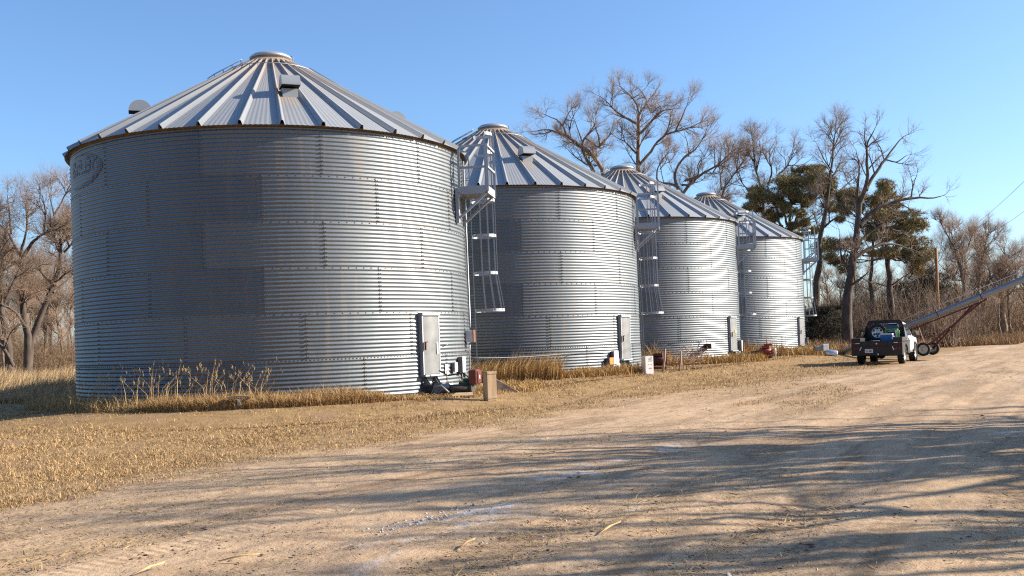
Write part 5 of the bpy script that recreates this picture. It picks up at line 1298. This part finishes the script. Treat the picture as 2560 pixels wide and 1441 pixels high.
# plate lettering: two worn groups of dark figures
m = MB()
def stroke(a, b_): m.bar((a[0], -1.184, a[1]), (b_[0], -1.184, b_[1]), .012, .004, up=(0, 1, 0))
def glyph(x, z, w, h, segs):
    P_ = {'a': ((0, h), (w, h)), 'b': ((w, h), (w, h / 2)), 'c': ((w, h / 2), (w, 0)), 'd': ((0, 0), (w, 0)), 'e': ((0, 0), (0, h / 2)), 'f': ((0, h / 2), (0, h)), 'g': ((0, h / 2), (w, h / 2))}
    for q in segs: stroke(*[(x + u, z + v) for u, v in P_[q]])
for i, sg in enumerate(['acdfg', 'bc', 'acdfg', 'abcdefg', 'abcdg']): glyph(-.445 + i * .045 + (.035 if i > 1 else 0), .565, .028, .07, sg)
m.build('plate_figures', mat('navy_print', (.03, .05, .15), .6), pl)
m = MB(); m.lathe([(0, .04), (.03, .03), (.035, 0), (.03, -.03), (0, -.04)], 12, Matrix.Translation((.06, -1.24, .46))); m.build('hitch_ball', CHROME, truck)
# headache rack with a wide opening
m = MB(); y0 = 1.14
out = [(-1.0, .98), (-.94, 1.20), (-.72, 1.86), (-.66, 1.92), (.66, 1.92), (.72, 1.86), (.94, 1.20), (1.0, .98)]; inn = [(-.62, .98), (-.62, 1.25), (-.52, 1.74), (-.50, 1.77), (.50, 1.77), (.52, 1.74), (.62, 1.25), (.62, .98)]
for i in range(7):
    m.prism([(out[i][0], y0, out[i][1]), (out[i + 1][0], y0, out[i + 1][1]), (inn[i + 1][0], y0, inn[i + 1][1]), (inn[i][0], y0, inn[i][1])], (0, .07, 0))
for s in (-1, 1): m.prism([(s * 1.0, y0, .98), (s * .80, y0, 1.66), (s * .98, y0 - .75, .98)], (-s * .05, 0, 0))
m.build('headache_rack', BLACKP, truck)
for s in (-1, 1):
    m = MB(); m.box((s * .68, y0 - .006, 1.64), (.07, .01, .14), Matrix.Rotation(-s * .25, 3, 'Y')); m.build('rack_lamp', LAMPR, truck)
    m = MB(); m.box((s * .57, y0 - .006, 1.65), (.045, .01, .15), Matrix.Rotation(-s * .25, 3, 'Y')); m.build('rack_reflector', TAPEW, truck)
m = MB(); m.box((0, 1.28, 1.77), (.30, .03, .04), None, .008); m.build('cab_brake_lamp', mat('pink_lamp_lens', (.55, .25, .27), .3), cab)
# load on the bed
sw = thing('spare_wheel', 'spare wheel with a silver rim standing upright on the flatbed', 'wheel', Vector((TX, TY, gz(TX, TY) + .99)) + Matrix.Rotation(R_(TH), 3, 'Z') @ Vector((-.22, .55, 0)), R_(TH - 90 + 8))
wheel(sw, 0, 0, .39, .24, 1, name='tyre')
M3 = Matrix.Rotation(R_(TH), 3, 'Z')
co = thing('cool_box', 'blue cool box with a white lid on the flatbed', 'cool box', Vector((TX, TY, gz(TX, TY) + .99)) + M3 @ Vector((.30, -.35, 0)), R_(TH))
m = MB(); m.hexa([(-.22, -.15, 0), (.22, -.15, 0), (.22, .15, 0), (-.22, .15, 0), (-.25, -.17, .27), (.25, -.17, .27), (.25, .17, .27), (-.25, .17, .27)]); m.build('tub', BLUE, co)
m = MB(); m.box((0, 0, .30), (.52, .37, .06), None, .02); m.build('lid', WHITE, co)
m = MB(); m.tube([(.262, -.1, .24), (.285, -.1, .2), (.285, .1, .2), (.262, .1, .24)], .012, 6); m.build('handle', WHITE, co)
ge = thing('generator', 'green-framed generator beside the spare wheel on the flatbed', 'generator', Vector((TX, TY, gz(TX, TY) + .99)) + M3 @ Vector((.42, .35, 0)), R_(TH))
m = MB()
for y in (-.2, .2): m.tube([(-.24, y, .02), (-.26, y, .44), (-.2, y, .50), (.2, y, .50), (.26, y, .44), (.24, y, .02), (-.24, y, .02)], .022, 8)
for x in (-.22, .22): m.tube([(x, -.2, .5), (x, .2, .5)], .022, 8)
m.build('frame', LIME, ge)
m = MB(); m.box((0, 0, .24), (.36, .34, .30), None, .04); m.build('engine_block', BLACKP, ge)
m = MB(); m.box((0, 0, .42), (.34, .30, .07), None, .02); m.build('fuel_tank', GREYBOX, ge)
m = MB(); m.box((-.10, -.186, .26), (.12, .02, .12), None, .01); m.build('control_panel', TAPEW, ge)

# ------------------------------------------------------------------ portable grain auger
W0, W1 = Vector((22.0, 54.4, 0)), Vector((23.2, 56.1, 0))
for w_ in (W0, W1): w_.z = gz(w_.x, w_.y)
P0 = Vector((18.8, 57.9, .02)); dirh = Vector((.816, -.578, 0)); 
Pm = at(2412, 757, 53.9)
slope = (Pm.z - P0.z) / math.hypot(Pm.x - P0.x, Pm.y - P0.y)
aug = thing('grain_auger', 'long galvanized grain auger on two wheels, its tube rising past the right edge', 'auger', (P0.x, P0.y, gz(P0.x, P0.y)))
z_ = P0.z - gz(P0.x, P0.y)
def along(tt, off=0.0, side=0.0):                              # distance along the ground run, height above axis
    nrm = Vector((-dirh.x * slope, -dirh.y * slope, 1)).normalized(); sd = Vector((-dirh.y, dirh.x, 0))
    return dirh * tt + Vector((0, 0, z_ + slope * tt)) + nrm * off + sd * side
m = MB(); m.tube([along(tt) for tt in (0.0, 5, 10, 17)], .165, 18); m.build('tube', AUGS, aug)
m = MB(); m.tube([along(-.7), along(.15)], .03, 8)
for k in range(9):
    a_ = k / 9 * 6.28; m.tube([along(-.75, .15 * math.cos(a_), .15 * math.sin(a_)), along(.05, .17 * math.cos(a_), .17 * math.sin(a_))], .008, 4)
m.tube([along(-.75, .15 * math.cos(a_), .15 * math.sin(a_)) for a_ in np.linspace(0, 6.28, 13)], .012, 5); m.build('intake_cage', RUST, aug)
for tt in (2.9, 5.2, 7.4, 9.9, 12.5):
    m = MB(); m.tube([along(tt, .18 * math.cos(a_), .18 * math.sin(a_)) for a_ in np.linspace(0, 6.283, 17)], .025, 6)
    m.bar(along(tt, .16), along(tt - .08, .42), .05, .05); m.build('clamp_band', MAROON, aug)
m = MB(); m.tube([along(2.9 - .08, .42), along(12.5 - .08, .42)], .018, 6); m.build('drive_shaft', ALU, aug)
m = MB(); m.bar(along(2.9, -.26), along(7.6, -.26), .07, .07); m.build('track_rail', MAROON, aug)
L0, L1 = W0 - aug.location + Vector((0, 0, .36)), W1 - aug.location + Vector((0, 0, .36))
m = MB(); m.tube([L0, L1], .05, 8); ax = m.build('axle', MAROON, aug)
for q, e, s in ((L0, along(7.3, -.26), -1), (L1, along(6.9, -.26), 1)):
    m = MB(); m.bar(q, e, .09, .09); m.build('strut', MAROON, aug)
m = MB(); m.bar(L0.lerp(L1, .3) + Vector((0, 0, .0)), along(4.1, -.2), .04, .04); m.build('stay', ENGR, aug); m = MB(); m.bar(L0.lerp(along(7.3, -.26), .45), L1.lerp(along(6.9, -.26), .45), .05, .05); m.build('brace', MAROON, aug)
wang = math.atan2((W1 - W0).y, (W1 - W0).x)
for q, s in ((L0, -1), (L1, 1)):
    h_ = thing('x', 'x', 'x'); 
    bpy.data.objects.remove(h_)
    M = Matrix.Translation(q) @ Matrix.Rotation(wang, 4, 'Z') @ Matrix.Rotation(R_(90) * s, 4, 'Y'); r = .36; h = .10
    m = MB(); m.lathe([(r * .66, -h * .8), (r * .74, -h), (r * .93, -h), (r, -h * .5), (r, h * .5), (r * .93, h), (r * .74, h), (r * .66, h * .8)], 32, M, closed=True); w_ = m.build('wheel', TYRE, aug)
    m = MB(); m.lathe([(r * .68, -h * .5), (r * .68, h * .7), (r * .60, h * .7), (r * .52, h * .3), (r * .28, h * .4), (r * .22, h * .8), (0, h * .85)], 28, M); m.build('rim', CREAM, w_)

# ------------------------------------------------------------------ wooden pole and overhead lines
Yp = 76.0; b_ = at(2348, 850, Yp); g = Vector((b_.x, Yp, gz(b_.x, Yp))); tp = at(2340, 621, Yp)
up_ = thing('wooden_pole', 'bare weathered wooden pole behind the auger, lit orange on its right', 'pole', g)
m = MB(); m.tube([(0, 0, -.1), (tp - g) * .5, tp - g], [.13, .115, .10], 12); m.build('post', POLE, up_)
m = MB(); m.tube([tp - g - Vector((0, 0, .35)) + Vector((-.16, 0, 0)), tp - g - Vector((0, 0, .35)) + Vector((.16, 0, 0))], .025, 6); m.build('bolt', RUST, up_)
for i, (pa, pb, lb) in enumerate(((((2420, 575), (2600, 395)), 0, 'upper thin overhead line crossing the sky at the right edge'), (((2470, 585), (2610, 470)), 0, 'lower thin overhead line crossing the sky at the right edge'))):
    A_ = at(*pa[0], 118); B_ = at(*pa[1], 60)
    d_ = B_ - A_; E_ = A_ + d_ * 1.6
    m = MB(); m.tube([A_.lerp(E_, f) - Vector((0, 0, .5 * 4 * f * (1 - f))) for f in np.linspace(0, 1, 15)], .014, 5)
    tag(m.build('overhead_line', GREYBOX), lb, 'power line', 'overhead lines at the right')
# fence posts far along the road
rs = np.random.RandomState(31)
fp = None
for i in range(9):
    px = 2452 + 13 * i; P = at(px, 838, 122); z = gz(P.x, 122)
    if fp is None:
        m = MB(); m.tube([(0, 0, -.1), (.02, 0, 1.35)], [.08, .065], 7); fp = m.build('fence_post', POLE); q = fp
        tag(fp, 'wooden fence post in the far line across the field at the right', 'fence post', 'fence posts along the far field')
    else:
        q = fp.copy(); scene.collection.objects.link(q)
    q.location = (P.x, 122, z); q.rotation_euler = (0, rs.uniform(-.06, .06), rs.uniform(0, 6))
# a few large corn stalks lying on the dirt near the viewer
for (x0, y0, x1, y1, lb) in ((330, 1446, 412, 1424, 'large pale cornstalk lying at the bottom edge of the picture'), (548, 1410, 650, 1402, 'split yellow cornstalk with a long dark shadow on the dirt'), (1496, 1342, 1552, 1320, 'short yellow cornstalk lying alone on the shaded dirt'), (1150, 1376, 1188, 1364, 'small broken straw stalk beside the pale gravel streak')):
    a, b = on_ground(x0, y0), on_ground(x1, y1); a.z = gz(a.x, a.y) + .02; b.z = gz(b.x, b.y) + .05
    c = a.lerp(b, .5); m = MB(); m.tube([a - c, Vector((.0, .01, .012)), b - c], [.005, .008, .005], 6); m.prism([a.lerp(b, .3) - c, a.lerp(b, .5) - c + Vector((0, .008, .012)), b - c + Vector((.01, .015, .01)), a.lerp(b, .7) - c + Vector((0, -.006, .006))], (0, 0, .003))
    tag(m.build('corn_stalk', STRAW, None, c), lb, 'corn stalk', 'corn stalks on the dirt')
